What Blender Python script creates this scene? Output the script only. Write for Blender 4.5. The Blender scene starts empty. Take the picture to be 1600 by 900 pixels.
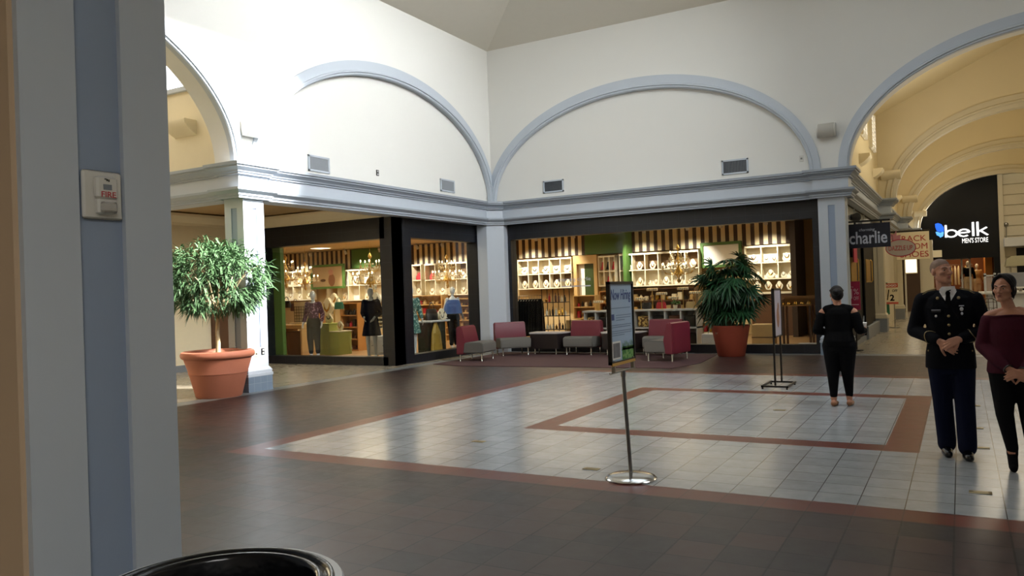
import bpy, bmesh, math, random
from mathutils import Vector, Matrix
R = math.radians
sin, cos, pi = math.sin, math.cos, math.pi
SC = bpy.context.scene
COL = SC.collection
random.seed(7)

# ------------------------------------------------------------------ camera
FPX, CAMH = 1232.4, 1.61
YAW, PIT, ROL = R(29.608), R(0.317), R(-1.981)
_w = Vector((-sin(YAW)*cos(PIT), cos(YAW)*cos(PIT), sin(PIT)))
_r0 = Vector((cos(YAW), sin(YAW), 0)); _u0 = _r0.cross(_w)
_r = cos(ROL)*_r0 + sin(ROL)*_u0; _u = -sin(ROL)*_r0 + cos(ROL)*_u0
cd = bpy.data.cameras.new('camera'); cd.sensor_width = 36; cd.lens = 36*FPX/1600
cd.clip_start = .05; cd.clip_end = 200
cam = bpy.data.objects.new('camera', cd); COL.objects.link(cam)
cam.matrix_world = Matrix(((_r.x, _u.x, -_w.x, 0), (_r.y, _u.y, -_w.y, 0), (_r.z, _u.z, -_w.z, CAMH), (0, 0, 0, 1)))
SC.camera = cam

def _ray(x, y): return (x-800)/FPX*_r - (y-450)/FPX*_u + _w
def atY(x, y, Y):
    d = _ray(x, y); t = Y/d.y; return Vector((d.x*t, Y, CAMH+d.z*t))
def atX(x, y, X):
    d = _ray(x, y); t = X/d.x; return Vector((X, d.y*t, CAMH+d.z*t))
def atZ(x, y, z=0):
    d = _ray(x, y); t = (z-CAMH)/d.z; return Vector((d.x*t, d.y*t, z))

# ------------------------------------------------------------------ light, exposure
vs = SC.view_settings
vs.view_transform = 'Standard'; vs.look = 'None'; vs.gamma = 1; vs.use_curve_mapping = False
vs.exposure = 0.0
SC.display_settings.display_device = 'sRGB'
SC.cycles.use_denoising = True
SC.cycles.max_bounces = 8; SC.cycles.diffuse_bounces = 5; SC.cycles.glossy_bounces = 4
SC.cycles.transparent_max_bounces = 12; SC.cycles.transmission_bounces = 4
SC.cycles.sample_clamp_indirect = 4; SC.cycles.caustics_reflective = False; SC.cycles.caustics_refractive = False
wd = bpy.data.worlds.new('sky'); SC.world = wd; wd.use_nodes = True
wd.node_tree.nodes['Background'].inputs[0].default_value = (.62, .78, 1, 1)
wd.node_tree.nodes['Background'].inputs[1].default_value = 1.2
SUNDIR = Vector((-.74, -.20, -.60)).normalized()

def lamp(name, typ, loc, energy, color=(1, 1, 1), **k):
    l = bpy.data.lights.new(name, typ); l.energy = energy; l.color = color
    rot = k.pop('rot', None); aim = k.pop('aim', None)
    for a, v in k.items(): setattr(l, a, v)
    o = bpy.data.objects.new(name, l); COL.objects.link(o); o.location = loc
    if rot: o.rotation_euler = rot
    if aim is not None: o.rotation_euler = Vector(aim).to_track_quat('-Z', 'Y').to_euler()
    return o
lamp('sun', 'SUN', (20, 20, 30), 34, (1, .97, .93), angle=R(4.5), aim=SUNDIR)
lamp('skylight_daylight', 'AREA', (-2.46, 10.1, 9.75), 225, (.82, .91, 1), shape='RECTANGLE', size=7.4, size_y=7.4, spread=R(180))
lamp('left_wall_fill', 'AREA', (1.3, 10.1, 9.75), 930, (.96, .985, 1), shape='RECTANGLE', size=2.2, size_y=7.2, spread=R(110), aim=(-1, .06, -.30))  # added fill under the skylight, aimed to brighten the left wall
WARM = (1, .80, .50)
for _y, _e in ((22.5, 120), (31, 120), (39.5, 120)):
    lamp('corridor_light', 'AREA', (1.96, _y, 6.5), _e, (1, .90, .72), shape='RECTANGLE', size=3, size_y=3, spread=R(180))
for _y in (21.5, 30, 38.5):
    lamp('corridor_uplight', 'AREA', (.2, _y+1.2, 4.3), 80, (1, .88, .66), shape='RECTANGLE', size=1.5, size_y=4, rot=(pi, R(-8), 0))
lamp('entrance_fill', 'AREA', (2.2, -2.2, 3.7), 170, (1, .98, .96), shape='RECTANGLE', size=2, size_y=2)  # unseen fill added behind the camera to lift the near pier
lamp('left_hall_daylight', 'AREA', (-16, 6, 8.2), 210, (1, .97, .9), shape='RECTANGLE', size=6, size_y=4)
lamp('side_hall_light', 'AREA', (-13.6, 12.2, 3.38), 16, (1, .85, .62), shape='RECTANGLE', size=2, size_y=2)
for _x, _y, _e in ((-6.2, 22.3, 90), (-11, 22.3, 100), (-16.5, 21, 170), (-22.5, 22, 190), (-14.2, 17.2, 110)):
    lamp('shop_ceiling_light', 'AREA', (_x, _y, 3.55), _e, (1, .86, .62), shape='RECTANGLE', size=3.2, size_y=2.6, spread=R(170))
for _x in (-5.2, -7.7, -9.4, -12.3, -13.7, -16.9, -18.6, -21.8, -25.2):
    lamp('track_spot', 'SPOT', (_x, 24.45, 3.45), 340, (1, .94, .84), spot_size=R(75), spot_blend=.8, shadow_soft_size=.06, aim=(0, 1.30, -1.45))
lamp('menswear_light', 'AREA', (.2, 47.6, 3.3), 70, (1, .70, .35), shape='RECTANGLE', size=2.4, size_y=3)
lamp('shoe_shop_light', 'AREA', (-4.2, 39.5, 3.2), 60, (1, .85, .6), shape='RECTANGLE', size=2, size_y=6)

# ------------------------------------------------------------------ materials
def srgb(c):
    if isinstance(c, str): c = tuple(int(c[i:i+2], 16) for i in (0, 2, 4))
    return tuple((v/255/12.92 if v/255 <= .04045 else ((v/255+.055)/1.055)**2.4) for v in c)
def mat(name, c, rough=.5, metal=0, emit=0, var=.06, scale=8, bump=0, bscale=None, spec=.5, trans=0):
    m = bpy.data.materials.new(name); m.use_nodes = True
    nt = m.node_tree; N = nt.nodes; L = nt.links; b = N['Principled BSDF']
    c = srgb(c)
    b.inputs['Roughness'].default_value = rough; b.inputs['Metallic'].default_value = metal
    b.inputs['Specular IOR Level'].default_value = spec
    tc = N.new('ShaderNodeTexCoord')
    nz = N.new('ShaderNodeTexNoise'); nz.inputs['Scale'].default_value = scale; nz.inputs['Detail'].default_value = 3
    L.new(tc.outputs['Object'], nz.inputs['Vector'])
    cr = N.new('ShaderNodeMix'); cr.data_type = 'RGBA'
    lo = tuple(v*(1-var) for v in c); hi = tuple(min(1, v*(1+var)) for v in c)
    cr.inputs[6].default_value = (*lo, 1); cr.inputs[7].default_value = (*hi, 1)
    L.new(nz.outputs['Fac'], cr.inputs[0]); L.new(cr.outputs[2], b.inputs['Base Color'])
    if bump:
        n2 = N.new('ShaderNodeTexNoise'); n2.inputs['Scale'].default_value = bscale or 60
        L.new(tc.outputs['Object'], n2.inputs['Vector'])
        bp = N.new('ShaderNodeBump'); bp.inputs['Strength'].default_value = bump; bp.inputs['Distance'].default_value = .01
        L.new(n2.outputs['Fac'], bp.inputs['Height']); L.new(bp.outputs['Normal'], b.inputs['Normal'])
    if emit:
        b.inputs['Emission Color'].default_value = (*c, 1); b.inputs['Emission Strength'].default_value = emit
    if trans: b.inputs['Transmission Weight'].default_value = trans
    return m
def glass(name, tint=(1, 1, 1), refl=.6):
    m = bpy.data.materials.new(name); m.use_nodes = True
    nt = m.node_tree; N = nt.nodes; L = nt.links
    for n in list(N): N.remove(n)
    o = N.new('ShaderNodeOutputMaterial'); t = N.new('ShaderNodeBsdfTransparent'); g = N.new('ShaderNodeBsdfGlossy')
    t.inputs[0].default_value = (*tint, 1); g.inputs['Roughness'].default_value = .02
    f = N.new('ShaderNodeFresnel'); f.inputs[0].default_value = 1.45
    mu = N.new('ShaderNodeMath'); mu.operation = 'MULTIPLY'; mu.inputs[1].default_value = refl
    mx = N.new('ShaderNodeMixShader')
    L.new(f.outputs[0], mu.inputs[0]); L.new(mu.outputs[0], mx.inputs[0]); L.new(t.outputs[0], mx.inputs[1]); L.new(g.outputs[0], mx.inputs[2])
    L.new(mx.outputs[0], o.inputs[0]); return m
def tile(name, c1, c2, grout, size=.305, rough=.3, gw=.012, var2=None, mott=0, off=(0, 0), brough=0, bump=.2, vert=False):
    """square tiles in object space: each tile its own shade, thin grout lines, a little mottling"""
    m = bpy.data.materials.new(name); m.use_nodes = True
    nt = m.node_tree; N = nt.nodes; L = nt.links; b = N['Principled BSDF']
    tc = N.new('ShaderNodeTexCoord'); mp = N.new('ShaderNodeMapping')
    L.new(tc.outputs['Object'], mp.inputs[0]); mp.inputs['Location'].default_value = (off[0], off[1], 0)
    if vert:
        sp = N.new('ShaderNodeSeparateXYZ'); cb = N.new('ShaderNodeCombineXYZ'); ad = N.new('ShaderNodeMath'); L.new(tc.outputs['Object'], sp.inputs[0])
        L.new(sp.outputs[0], ad.inputs[0]); L.new(sp.outputs[1], ad.inputs[1]); L.new(ad.outputs[0], cb.inputs[0]); L.new(sp.outputs[2], cb.inputs[1]); L.new(cb.outputs[0], mp.inputs[0])
    br = N.new('ShaderNodeTexBrick'); br.offset = 0; br.squash = 1
    L.new(mp.outputs[0], br.inputs['Vector'])
    br.inputs['Scale'].default_value = 1; br.inputs['Brick Width'].default_value = size; br.inputs['Row Height'].default_value = size
    br.inputs['Mortar Size'].default_value = gw/2; br.inputs['Mortar Smooth'].default_value = .1; br.inputs['Bias'].default_value = 0
    br.inputs['Color1'].default_value = (*srgb(c1), 1); br.inputs['Color2'].default_value = (*srgb(c2), 1); br.inputs['Mortar'].default_value = (*srgb(grout), 1)
    nz = N.new('ShaderNodeTexNoise'); nz.inputs['Scale'].default_value = 7; nz.inputs['Detail'].default_value = 6; nz.inputs['Roughness'].default_value = .65
    L.new(tc.outputs['Object'], nz.inputs['Vector'])
    mx = N.new('ShaderNodeMix'); mx.data_type = 'RGBA'; mx.blend_type = 'MULTIPLY'; mx.inputs[0].default_value = 1
    rp = N.new('ShaderNodeMapRange'); rp.inputs[1].default_value = .3; rp.inputs[2].default_value = .7; rp.inputs[3].default_value = 1-mott; rp.inputs[4].default_value = 1
    L.new(nz.outputs['Fac'], rp.inputs[0]); L.new(br.outputs['Color'], mx.inputs[6]); L.new(rp.outputs[0], mx.inputs[7])
    L.new(mx.outputs[2], b.inputs['Base Color'])
    r2 = N.new('ShaderNodeMapRange'); r2.inputs[3].default_value = rough; r2.inputs[4].default_value = rough+brough
    L.new(nz.outputs['Fac'], r2.inputs[0]); L.new(r2.outputs[0], b.inputs['Roughness'])
    hs = N.new('ShaderNodeSeparateColor'); L.new(br.outputs['Color'], hs.inputs[0]); m3 = N.new('ShaderNodeMapRange')
    lo_, hi_ = sorted((srgb(c1)[0], srgb(c2)[0])); m3.inputs[1].default_value = lo_; m3.inputs[2].default_value = hi_+1e-4; m3.inputs[3].default_value = -.04; m3.inputs[4].default_value = .06
    ra = N.new('ShaderNodeMath'); L.new(r2.outputs[0], ra.inputs[0]); L.new(m3.outputs[0], ra.inputs[1]); L.new(ra.outputs[0], b.inputs['Roughness'])
    bp = N.new('ShaderNodeBump'); bp.inputs['Strength'].default_value = bump; bp.inputs['Distance'].default_value = .004; bp.invert = True
    L.new(br.outputs['Fac'], bp.inputs['Height']); L.new(bp.outputs['Normal'], b.inputs['Normal'])
    return m
def stripes(name, c1, c2, period, axis=0, rough=.6, duty=.5):
    m = bpy.data.materials.new(name); m.use_nodes = True
    nt = m.node_tree; N = nt.nodes; L = nt.links; b = N['Principled BSDF']; b.inputs['Roughness'].default_value = rough
    tc = N.new('ShaderNodeTexCoord'); sp = N.new('ShaderNodeSeparateXYZ'); L.new(tc.outputs['Object'], sp.inputs[0])
    md = N.new('ShaderNodeMath'); md.operation = 'DIVIDE'; md.inputs[1].default_value = period; L.new(sp.outputs[axis], md.inputs[0])
    fr = N.new('ShaderNodeMath'); fr.operation = 'FRACT'; L.new(md.outputs[0], fr.inputs[0])
    lt = N.new('ShaderNodeMath'); lt.operation = 'LESS_THAN'; lt.inputs[1].default_value = duty; L.new(fr.outputs[0], lt.inputs[0])
    mx = N.new('ShaderNodeMix'); mx.data_type = 'RGBA'; mx.inputs[6].default_value = (*srgb(c1), 1); mx.inputs[7].default_value = (*srgb(c2), 1)
    L.new(lt.outputs[0], mx.inputs[0]); L.new(mx.outputs[2], b.inputs['Base Color']); return m
def speckle(name, c1, c2, scale=60, thr=.55, rough=.8, voro=False):
    m = bpy.data.materials.new(name); m.use_nodes = True
    nt = m.node_tree; N = nt.nodes; L = nt.links; b = N['Principled BSDF']; b.inputs['Roughness'].default_value = rough; b.inputs['Specular IOR Level'].default_value = .2
    tc = N.new('ShaderNodeTexCoord'); nz = N.new('ShaderNodeTexNoise'); nz.inputs['Scale'].default_value = scale; nz.inputs['Detail'].default_value = 2
    L.new(tc.outputs['Object'], nz.inputs['Vector'])
    cr = N.new('ShaderNodeValToRGB'); cr.color_ramp.elements[0].position = thr-.04; cr.color_ramp.elements[1].position = thr+.04
    cr.color_ramp.elements[0].color = (*srgb(c1), 1); cr.color_ramp.elements[1].color = (*srgb(c2), 1)
    L.new(nz.outputs['Fac'], cr.inputs[0]); L.new(cr.outputs[0], b.inputs['Base Color']); return m

M = {}
M['wall'] = mat('cream_paint', 'E6E5DF', .75, var=.015, scale=1.5)
M['tan'] = mat('tan_paint', 'DCCFAE', .75, var=.02, scale=1.5)
M['trim'] = mat('pale_blue_grey_trim', 'BEC6CF', .5, var=.015)
M['corn'] = mat('grey_blue_moulding', '9CA4AE', .5, var=.015)
M['creamtrim'] = mat('cream_trim', 'CFC6AE', .55, var=.02)
M['panel'] = mat('blue_grey_panel', '93A2B8', .5, var=.03)
M['ceil'] = mat('ceiling_plaster', 'E6E0D2', .85, var=.02)
M['blackt'] = tile('black_wall_tile', '0e1119', '12151d', '272b34', .40, .36, .008, vert=True, mott=.2)
M['black'] = mat('black_paint', '08090c', .5, var=.1, spec=.25)
M['dark'] = tile('dark_floor_tile', '4c3733', '262529', '121010', .305, .20, .013, mott=.5, brough=.22, bump=.5, off=(.085, .0))
M['white'] = tile('white_floor_tile', 'a6a9ab', '989b9e', '403f3e', .305, .09, .007, mott=.16, brough=.10, off=(.085, .0), bump=.15)
M['red'] = tile('red_floor_tile', '6a332a', '5e2c25', '42241f', .305, .20, .008, mott=.25, brough=.12, off=(.085, .0))
M['grey'] = tile('grey_floor_tile', '8c9090', '858a8b', '70706c', .305, .22, .008, mott=.15, off=(.085, .0))
M['beige'] = tile('beige_floor_tile', 'b5ab98', 'aaa08c', '857a68', .61, .10, .010, mott=.25, brough=.10)
M['basetile'] = tile('blue_grey_base_tile', '8494a6', '7c8c9e', '9aa6b2', .15, .3, .008, vert=True)
M['glass'] = glass('shop_glass', (.98, .99, .98), .14)
M['glass2'] = glass('clear_glass', (.97, .98, .97), .7)
M['chrome'] = mat('chrome', 'C8C8C6', .14, 1, var=.02)
M['steel'] = mat('brushed_steel', '8d8d8b', .3, 1)
M['iron'] = mat('black_iron', '15110f', .4, .3)
M['brass'] = mat('brass', 'D2AC5C', .28, .75)
M['terra'] = mat('terracotta', 'BA7257', .65, var=.08, scale=4, bump=.1)
M['terrad'] = mat('dark_terracotta', '9a4632', .6, var=.06, scale=4)
M['soil'] = mat('bark_soil', '4a382a', .95, var=.5, scale=40, bump=.8)
M['leaf'] = mat('ficus_leaf', '4c6a46', .5, spec=.3, var=.4, scale=9)
M['palm'] = mat('palm_leaf', '1f4628', .4, var=.4, scale=6)
M['bark'] = mat('pale_bark', 'C9B48C', .8, var=.2, scale=30)
M['stalk'] = mat('palm_cane', '4c4a2a', .7, var=.2, scale=30)
M['burg'] = mat('burgundy_vinyl', '6c2130', .45, var=.04, scale=3, bump=.03)
M['seat'] = stripes('grey_striped_fabric', '5d5a54', '6b6862', .03, 0, .85)
M['tabtop'] = mat('pale_laminate', 'b5b0b0', .35, var=.03)
M['tabbody'] = mat('espresso_laminate', '221a1a', .4, var=.08)
M['rug'] = mat('burgundy_carpet', '4a2f30', .95, var=.3, scale=35, bump=.4, bscale=200)
M['plastic'] = mat('white_plastic', 'D6D4CC', .4, var=.02)
M['ltgrey'] = mat('light_grey_metal', 'C8CACB', .45, var=.02)
M['vent'] = mat('grey_louvre', '7d8288', .5, var=.03)
M['bin'] = mat('black_bin_plastic', '101114', .3, var=.1)
M['binrim'] = mat('grey_bin_rim', 'D0D1D2', .4)
M['liner'] = mat('black_liner', '0b0c0f', .22, var=.2, bump=.3, bscale=18)
M['redt'] = mat('red_print', 'B03A3A', .5)
M['cream'] = mat('cream_panel', 'E9DDBE', .6, var=.03)
M['maple'] = mat('maple_wood', 'C9A468', .5, var=.12, scale=6)
M['wood'] = mat('honey_wood', 'A97438', .5, var=.18, scale=6)
M['dkwood'] = mat('brown_wood', '5e4028', .5, var=.2, scale=6)
M['shelf'] = mat('ivory_shelf', 'EADFC0', .5, var=.02)
M['cellw'] = mat('white_cell_back', 'F4EEDF', .7, var=.02)
M['cellb'] = mat('taupe_cell_back', '735a3c', .7, var=.04)
M['bust'] = mat('ivory_bust', 'F1E6C9', .5, var=.02)
M['gold'] = mat('gold_jewellery', 'C99A3E', .25, 1)
M['jet'] = mat('dark_jewellery', '2b2620', .3, .3)
M['green'] = mat('green_paint', '4f7430', .6, var=.05, scale=2)
M['lime'] = mat('lime_green_paint', 'AEB65E', .5, var=.04)
M['strip'] = stripes('brown_cream_stripes', '3d2a1c', 'E6D6AE', .27, 0, .7, .52)
M['shopceil'] = mat('shop_ceiling', 'D9C49A', .8, var=.03)
M['shopfloor'] = mat('shop_wood_floor', 'A08058', .35, var=.2, scale=5)
M['shopwall'] = mat('shop_wall', 'C2A878', .8, var=.06, scale=2)
M['mann'] = mat('white_mannequin', 'CFD3D3', .35, var=.02)
M['crystal'] = mat('crystal_drops', 'FBF0D2', .06, 0, spec=1, var=.05)
M['bulb'] = mat('lit_bulb', 'FFE2A6', .4, emit=14, var=0)
M['lampl'] = mat('lit_diffuser', 'FFE9BE', .5, emit=5, var=0)
M['navy'] = mat('navy_sign', '0a0d20', .4, var=.05)
M['silver'] = mat('silver_lettering', 'C9CCD6', .4)
M['whitelet'] = mat('white_lettering', 'F4F4F0', .5)
M['litwhite'] = mat('lit_white_letters', 'FFFFFF', .4, emit=1.3, var=0)
M['litblue'] = mat('lit_blue_sign', '1D5FE0', .4, emit=1.3, var=0)
M['litsky'] = mat('lit_light_blue', '5AA8F0', .4, emit=1.2, var=0)
M['pink'] = mat('pink_poster', 'B4244A', .5, var=.03)
M['palepink'] = mat('pale_pink', 'E4B9BE', .6)
M['uni'] = mat('navy_black_wool', '0b0c12', .9, var=.15, scale=20, bump=.05, spec=.12)
M['trous'] = mat('dark_blue_wool', '0c1126', .9, var=.12, scale=20, spec=.12)
M['blk'] = mat('black_cloth', '09090b', .9, var=.2, scale=15, spec=.1)
M['blk2'] = mat('black_leggings', '0a0a0d', .85, var=.2, scale=15, spec=.12)
M['shirt'] = mat('white_shirt', 'E4E4E6', .7)
M['wine'] = mat('burgundy_blouse', '3a0f1e', .85, var=.15, scale=14, bump=.1, bscale=25, spec=.15)
M['uniform_metal'] = mat('dull_gold', '9c8c68', .35, .8)
M['skin'] = mat('skin', 'B7846C', .55, var=.06, scale=20)
M['skin2'] = mat('tan_skin', 'B07C62', .55, var=.06, scale=20)
M['lip'] = mat('lips', '9c5a52', .45)
M['hair'] = mat('dark_hair', '120c0a', .6, spec=.25, bump=.5, bscale=120, var=.3, scale=60)
M['stub'] = mat('shaved_hair', '7d675a', .8, var=.12, scale=90)
M['shoe'] = mat('polished_black_leather', '08080a', .15, var=.1)
M['flat'] = mat('tan_leather', '8a5e40', .55)
M['eyew'] = mat('eye_white', 'A79E96', .4); M['eyed'] = mat('dark_iris', '20140e', .25)
M['paper'] = mat('white_paper', 'E0DED8', .6)
M['orange'] = mat('ochre_wall', 'B9752C', .7, var=.05)
M['brownw'] = mat('brown_wall', '6e3f1f', .7, var=.06)
M['kiosk'] = mat('kiosk_white', 'C9C9C6', .4)
M['posterblue'] = mat('poster_pale_blue', '9db4cc', .45, var=.06, scale=3)
M['grass'] = speckle('printed_grass', '3f7a3a', '7aa260', 30, .5, .5)
M['posterd'] = mat('photo_grey', '6d6d72', .5, var=.5, scale=20)
M['posterb'] = mat('blue_ink', '27407c', .5)
M['khaki'] = mat('khaki_cloth', 'B59C6C', .8); M['beigec'] = mat('beige_cloth', 'CDBb98', .8)
M['plum'] = speckle('plum_floral', '4a1c34', 'b08a98', 22, .60)
M['teal'] = speckle('teal_floral', '3e6a62', 'a9c2b2', 26, .58)
M['navyd'] = mat('navy_dress', '12172b', .9, spec=.12); M['denim'] = mat('blue_poncho', '3d5c94', .8, var=.12)
M['redc'] = mat('red_cloth', 'B0242E', .7); M['teal2'] = mat('green_bag', '2f6f5a', .5); M['brownb'] = mat('brown_leather', '5a3420', .45)
M['blackb'] = mat('black_leather', '141214', .35)
M['pattern'] = speckle('merchandise_mix', '5b3a22', 'D8B26A', 14, .5, .5)

# ------------------------------------------------------------------ mesh helpers
class MB:
    def __init__(s): s.bm = bmesh.new(); s.T = Matrix.Identity(4); s.mi = 0
    def v(s, p): return s.bm.verts.new(s.T @ Vector(p))
    def f(s, vs):
        try:
            q = s.bm.faces.new(vs); q.material_index = s.mi; return q
        except ValueError: return None
    def quad(s, *ps): return s.f([s.v(p) for p in ps])
    def box(s, x0, x1, y0, y1, z0, z1, bev=0):
        if bev:
            b = min(bev, abs(x1-x0)/2.01, abs(y1-y0)/2.01, abs(z1-z0)/2.01)
            P = [(x0+b, y0), (x1-b, y0), (x1, y0+b), (x1, y1-b), (x1-b, y1), (x0+b, y1), (x0, y1-b), (x0, y0+b)]
            c = ((x0+x1)/2, (y0+y1)/2)
            def ring(z, k): return [s.v((p[0]+(b*k if p[0] < c[0] else -b*k), p[1]+(b*k if p[1] < c[1] else -b*k), z)) for p in P]
            rs = [ring(z0, 1), ring(z0+b, 0), ring(z1-b, 0), ring(z1, 1)]
            for a, q in zip(rs, rs[1:]):
                for i in range(8): s.f((a[i], a[(i+1) % 8], q[(i+1) % 8], q[i]))
            s.f(rs[0][::-1]); s.f(rs[-1]); return
        V = [s.v((x, y, z)) for z in (z0, z1) for y in (y0, y1) for x in (x0, x1)]
        for a in ((0, 2, 3, 1), (4, 5, 7, 6), (0, 1, 5, 4), (2, 6, 7, 3), (0, 4, 6, 2), (1, 3, 7, 5)): s.f([V[i] for i in a])
    def rings(s, rs, closed=True, cap=True):
        for a, q in zip(rs, rs[1:]):
            n = len(a)
            for i in range(n if closed else n-1): s.f((a[i], a[(i+1) % n], q[(i+1) % n], q[i]))
        if cap: s.f(rs[0][::-1]); s.f(rs[-1])
    def tube(s, pts, r, n=8, cap=True):
        pts = [Vector(p) for p in pts]; rs = r if isinstance(r, (list, tuple)) else [r]*len(pts)
        up = None; out = []
        for i, p in enumerate(pts):
            d = (pts[min(i+1, len(pts)-1)]-pts[max(i-1, 0)])
            if d.length < 1e-9: d = Vector((0, 0, 1))
            d.normalize()
            if up is None: up = Vector((0, 0, 1)) if abs(d.z) < .9 else Vector((1, 0, 0))
            a = d.cross(up)
            if a.length < 1e-6: a = d.orthogonal()
            a.normalize(); b = a.cross(d); up = b
            out.append([s.v(p+(a*cos(2*pi*k/n)+b*sin(2*pi*k/n))*rs[i]) for k in range(n)])
        s.rings(out, cap=cap)
    def lathe(s, prof, n=24, c=(0, 0, 0), cap=False, sx=1, sy=1):
        out = [[s.v((c[0]+r*sx*cos(2*pi*k/n), c[1]+r*sy*sin(2*pi*k/n), c[2]+z)) for k in range(n)] for r, z in prof]
        s.rings(out, cap=cap)
    def loft(s, rg, n=20, p=2.0):
        """rings (x, y, z, rx, ry) stacked; p > 2 squares the section"""
        out = []
        for x, y, z, rx, ry in rg:
            rr = []
            for k in range(n):
                a = 2*pi*k/n; ca, sa = cos(a), sin(a); e = (abs(ca)**p+abs(sa)**p)**(-1/p)
                rr.append(s.v((x+rx*ca*e, y+ry*sa*e, z)))
            out.append(rr)
        s.rings(out)
    def cap(s, p0, r0, p1, r1, n=12):
        """tapered capsule"""
        p0, p1 = Vector(p0), Vector(p1); d = p1-p0
        if d.length < 1e-6: d = Vector((0, 0, 1e-4)); p1 = p0+d
        d.normalize()
        pts, rs = [], []
        for a in (80, 55, 25): pts.append(p0-d*r0*sin(R(a))); rs.append(r0*cos(R(a)))
        pts.append(p0); rs.append(r0); pts.append(p1); rs.append(r1)
        for a in (25, 55, 80): pts.append(p1+d*r1*sin(R(a))); rs.append(r1*cos(R(a)))
        a = d.orthogonal().normalized(); b = d.cross(a)
        out = [[s.v(p+(a*cos(2*pi*k/n)+b*sin(2*pi*k/n))*r) for k in range(n)] for p, r in zip(pts, rs)]
        s.rings(out)
    def limb(s, pts, rs, n=14):
        for i in range(len(pts)-1): s.cap(pts[i], rs[i], pts[i+1], rs[i+1], n)
    def ell(s, c, r, n=14, m=9, rot=None):
        q = s.T
        s.T = s.T @ Matrix.Translation(c) @ (rot.to_4x4() if rot else Matrix.Identity(4))
        out = []
        for j in range(1, m):
            t = pi*j/m
            out.append([s.v((r[0]*sin(t)*cos(2*pi*k/n), r[1]*sin(t)*sin(2*pi*k/n), -r[2]*cos(t))) for k in range(n)])
        lo, hi = s.v((0, 0, -r[2])), s.v((0, 0, r[2]))
        for k in range(n):
            s.f((lo, out[0][(k+1) % n], out[0][k])); s.f((hi, out[-1][k], out[-1][(k+1) % n]))
        s.rings(out, cap=False); s.T = q
    def prism(s, pts, a0, a1, axis='y'):
        """polygon (u, v) pulled along an axis: 'y' -> (u, a, v), 'x' -> (a, u, v), 'z' -> (u, v, a)"""
        g = {'y': lambda u, v, a: (u, a, v), 'x': lambda u, v, a: (a, u, v), 'z': lambda u, v, a: (u, v, a)}[axis]
        A = [s.v(g(u, v, a0)) for u, v in pts]; B = [s.v(g(u, v, a1)) for u, v in pts]
        s.f(A); s.f(B[::-1]); n = len(pts)
        for i in range(n): s.f((A[i], B[i], B[(i+1) % n], A[(i+1) % n]))
    def build(s, name, m, parent=None, loc=None, rz=0, sharp=40, recalc=True, kind=None):
        if recalc: bmesh.ops.recalc_face_normals(s.bm, faces=s.bm.faces)
        me = bpy.data.meshes.new(name); s.bm.to_mesh(me); s.bm.free()
        for k in (m if isinstance(m, (list, tuple)) else [m]): me.materials.append(M[k] if isinstance(k, str) else k)
        if sharp:
            me.polygons.foreach_set('use_smooth', [True]*len(me.polygons)); me.set_sharp_from_angle(angle=R(sharp))
        o = bpy.data.objects.new(name, me); COL.objects.link(o)
        if parent: o.parent = parent
        if loc is not None: o.location = loc
        if rz: o.rotation_euler.z = rz
        if kind: o['kind'] = kind
        return o
def bake(o, name=None):
    """the object's evaluated mesh (modifiers applied) becomes its mesh"""
    bpy.context.view_layer.update()
    dg = bpy.context.evaluated_depsgraph_get()
    me = bpy.data.meshes.new_from_object(o.evaluated_get(dg)); o.modifiers.clear(); old = o.data; o.data = me
    return o
def blob(mb, name, m, parent, vox=.008, smooth=4, fac=.5):
    o = mb.build(name, m, parent, sharp=0)
    r = o.modifiers.new('r', 'REMESH'); r.mode = 'VOXEL'; r.voxel_size = vox
    if smooth:
        q = o.modifiers.new('s', 'SMOOTH'); q.iterations = smooth; q.factor = fac
    bake(o)
    o.data.polygons.foreach_set('use_smooth', [True]*len(o.data.polygons))
    if not o.data.materials: o.data.materials.append(M[m] if isinstance(m, str) else m)
    return o
def tag(o, label, cat, group=None):
    o['label'] = label; o['category'] = cat
    if group: o['group'] = group
    return o
def thing(name, label, cat, loc=(0, 0, 0), rz=0, group=None):
    o = bpy.data.objects.new(name, None); COL.objects.link(o); o.location = loc; o.rotation_euler.z = rz
    o.empty_display_size = .1
    return tag(o, label, cat, group)
def copy_tree(o, label=None, loc=None, rz=None, parent=None):
    c = o.copy(); COL.objects.link(c)
    if parent: c.parent = parent
    for ch in list(o.children): copy_tree(ch, parent=c)
    if label: c['label'] = label
    if loc is not None: c.location = loc
    if rz is not None: c.rotation_euler.z = rz
    return c
def text_mb(body, w=None, h=None, ext=.004, bold=0, shear=0):
    """lettering as a mesh in the x-z plane facing -y, lower left at the origin; returns (bmesh, width, height)"""
    cu = bpy.data.curves.new('t', 'FONT'); cu.body = body; cu.size = 1; cu.offset = bold; cu.shear = shear; cu.resolution_u = 3
    o = bpy.data.objects.new('t', cu); COL.objects.link(o)
    bpy.context.view_layer.update(); dg = bpy.context.evaluated_depsgraph_get()
    me = bpy.data.meshes.new_from_object(o.evaluated_get(dg)); bpy.data.objects.remove(o)
    bm = bmesh.new(); bm.from_mesh(me); bpy.data.meshes.remove(me)
    xs = [v.co.x for v in bm.verts]; ys = [v.co.y for v in bm.verts]
    x0, x1, y0, y1 = min(xs), max(xs), min(ys), max(ys)
    sx = w/(x1-x0) if w else None; sy = h/(y1-y0) if h else None
    sx = sx or sy; sy = sy or sx
    r = bmesh.ops.extrude_face_region(bm, geom=bm.faces[:])
    ex = set(e for e in r['geom'] if isinstance(e, bmesh.types.BMVert))
    for v in bm.verts:
        v.co = Vector(((v.co.x-x0)*sx, -ext if v in ex else 0, (v.co.y-y0)*sy))
    return bm, (x1-x0)*sx, (y1-y0)*sy
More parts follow.
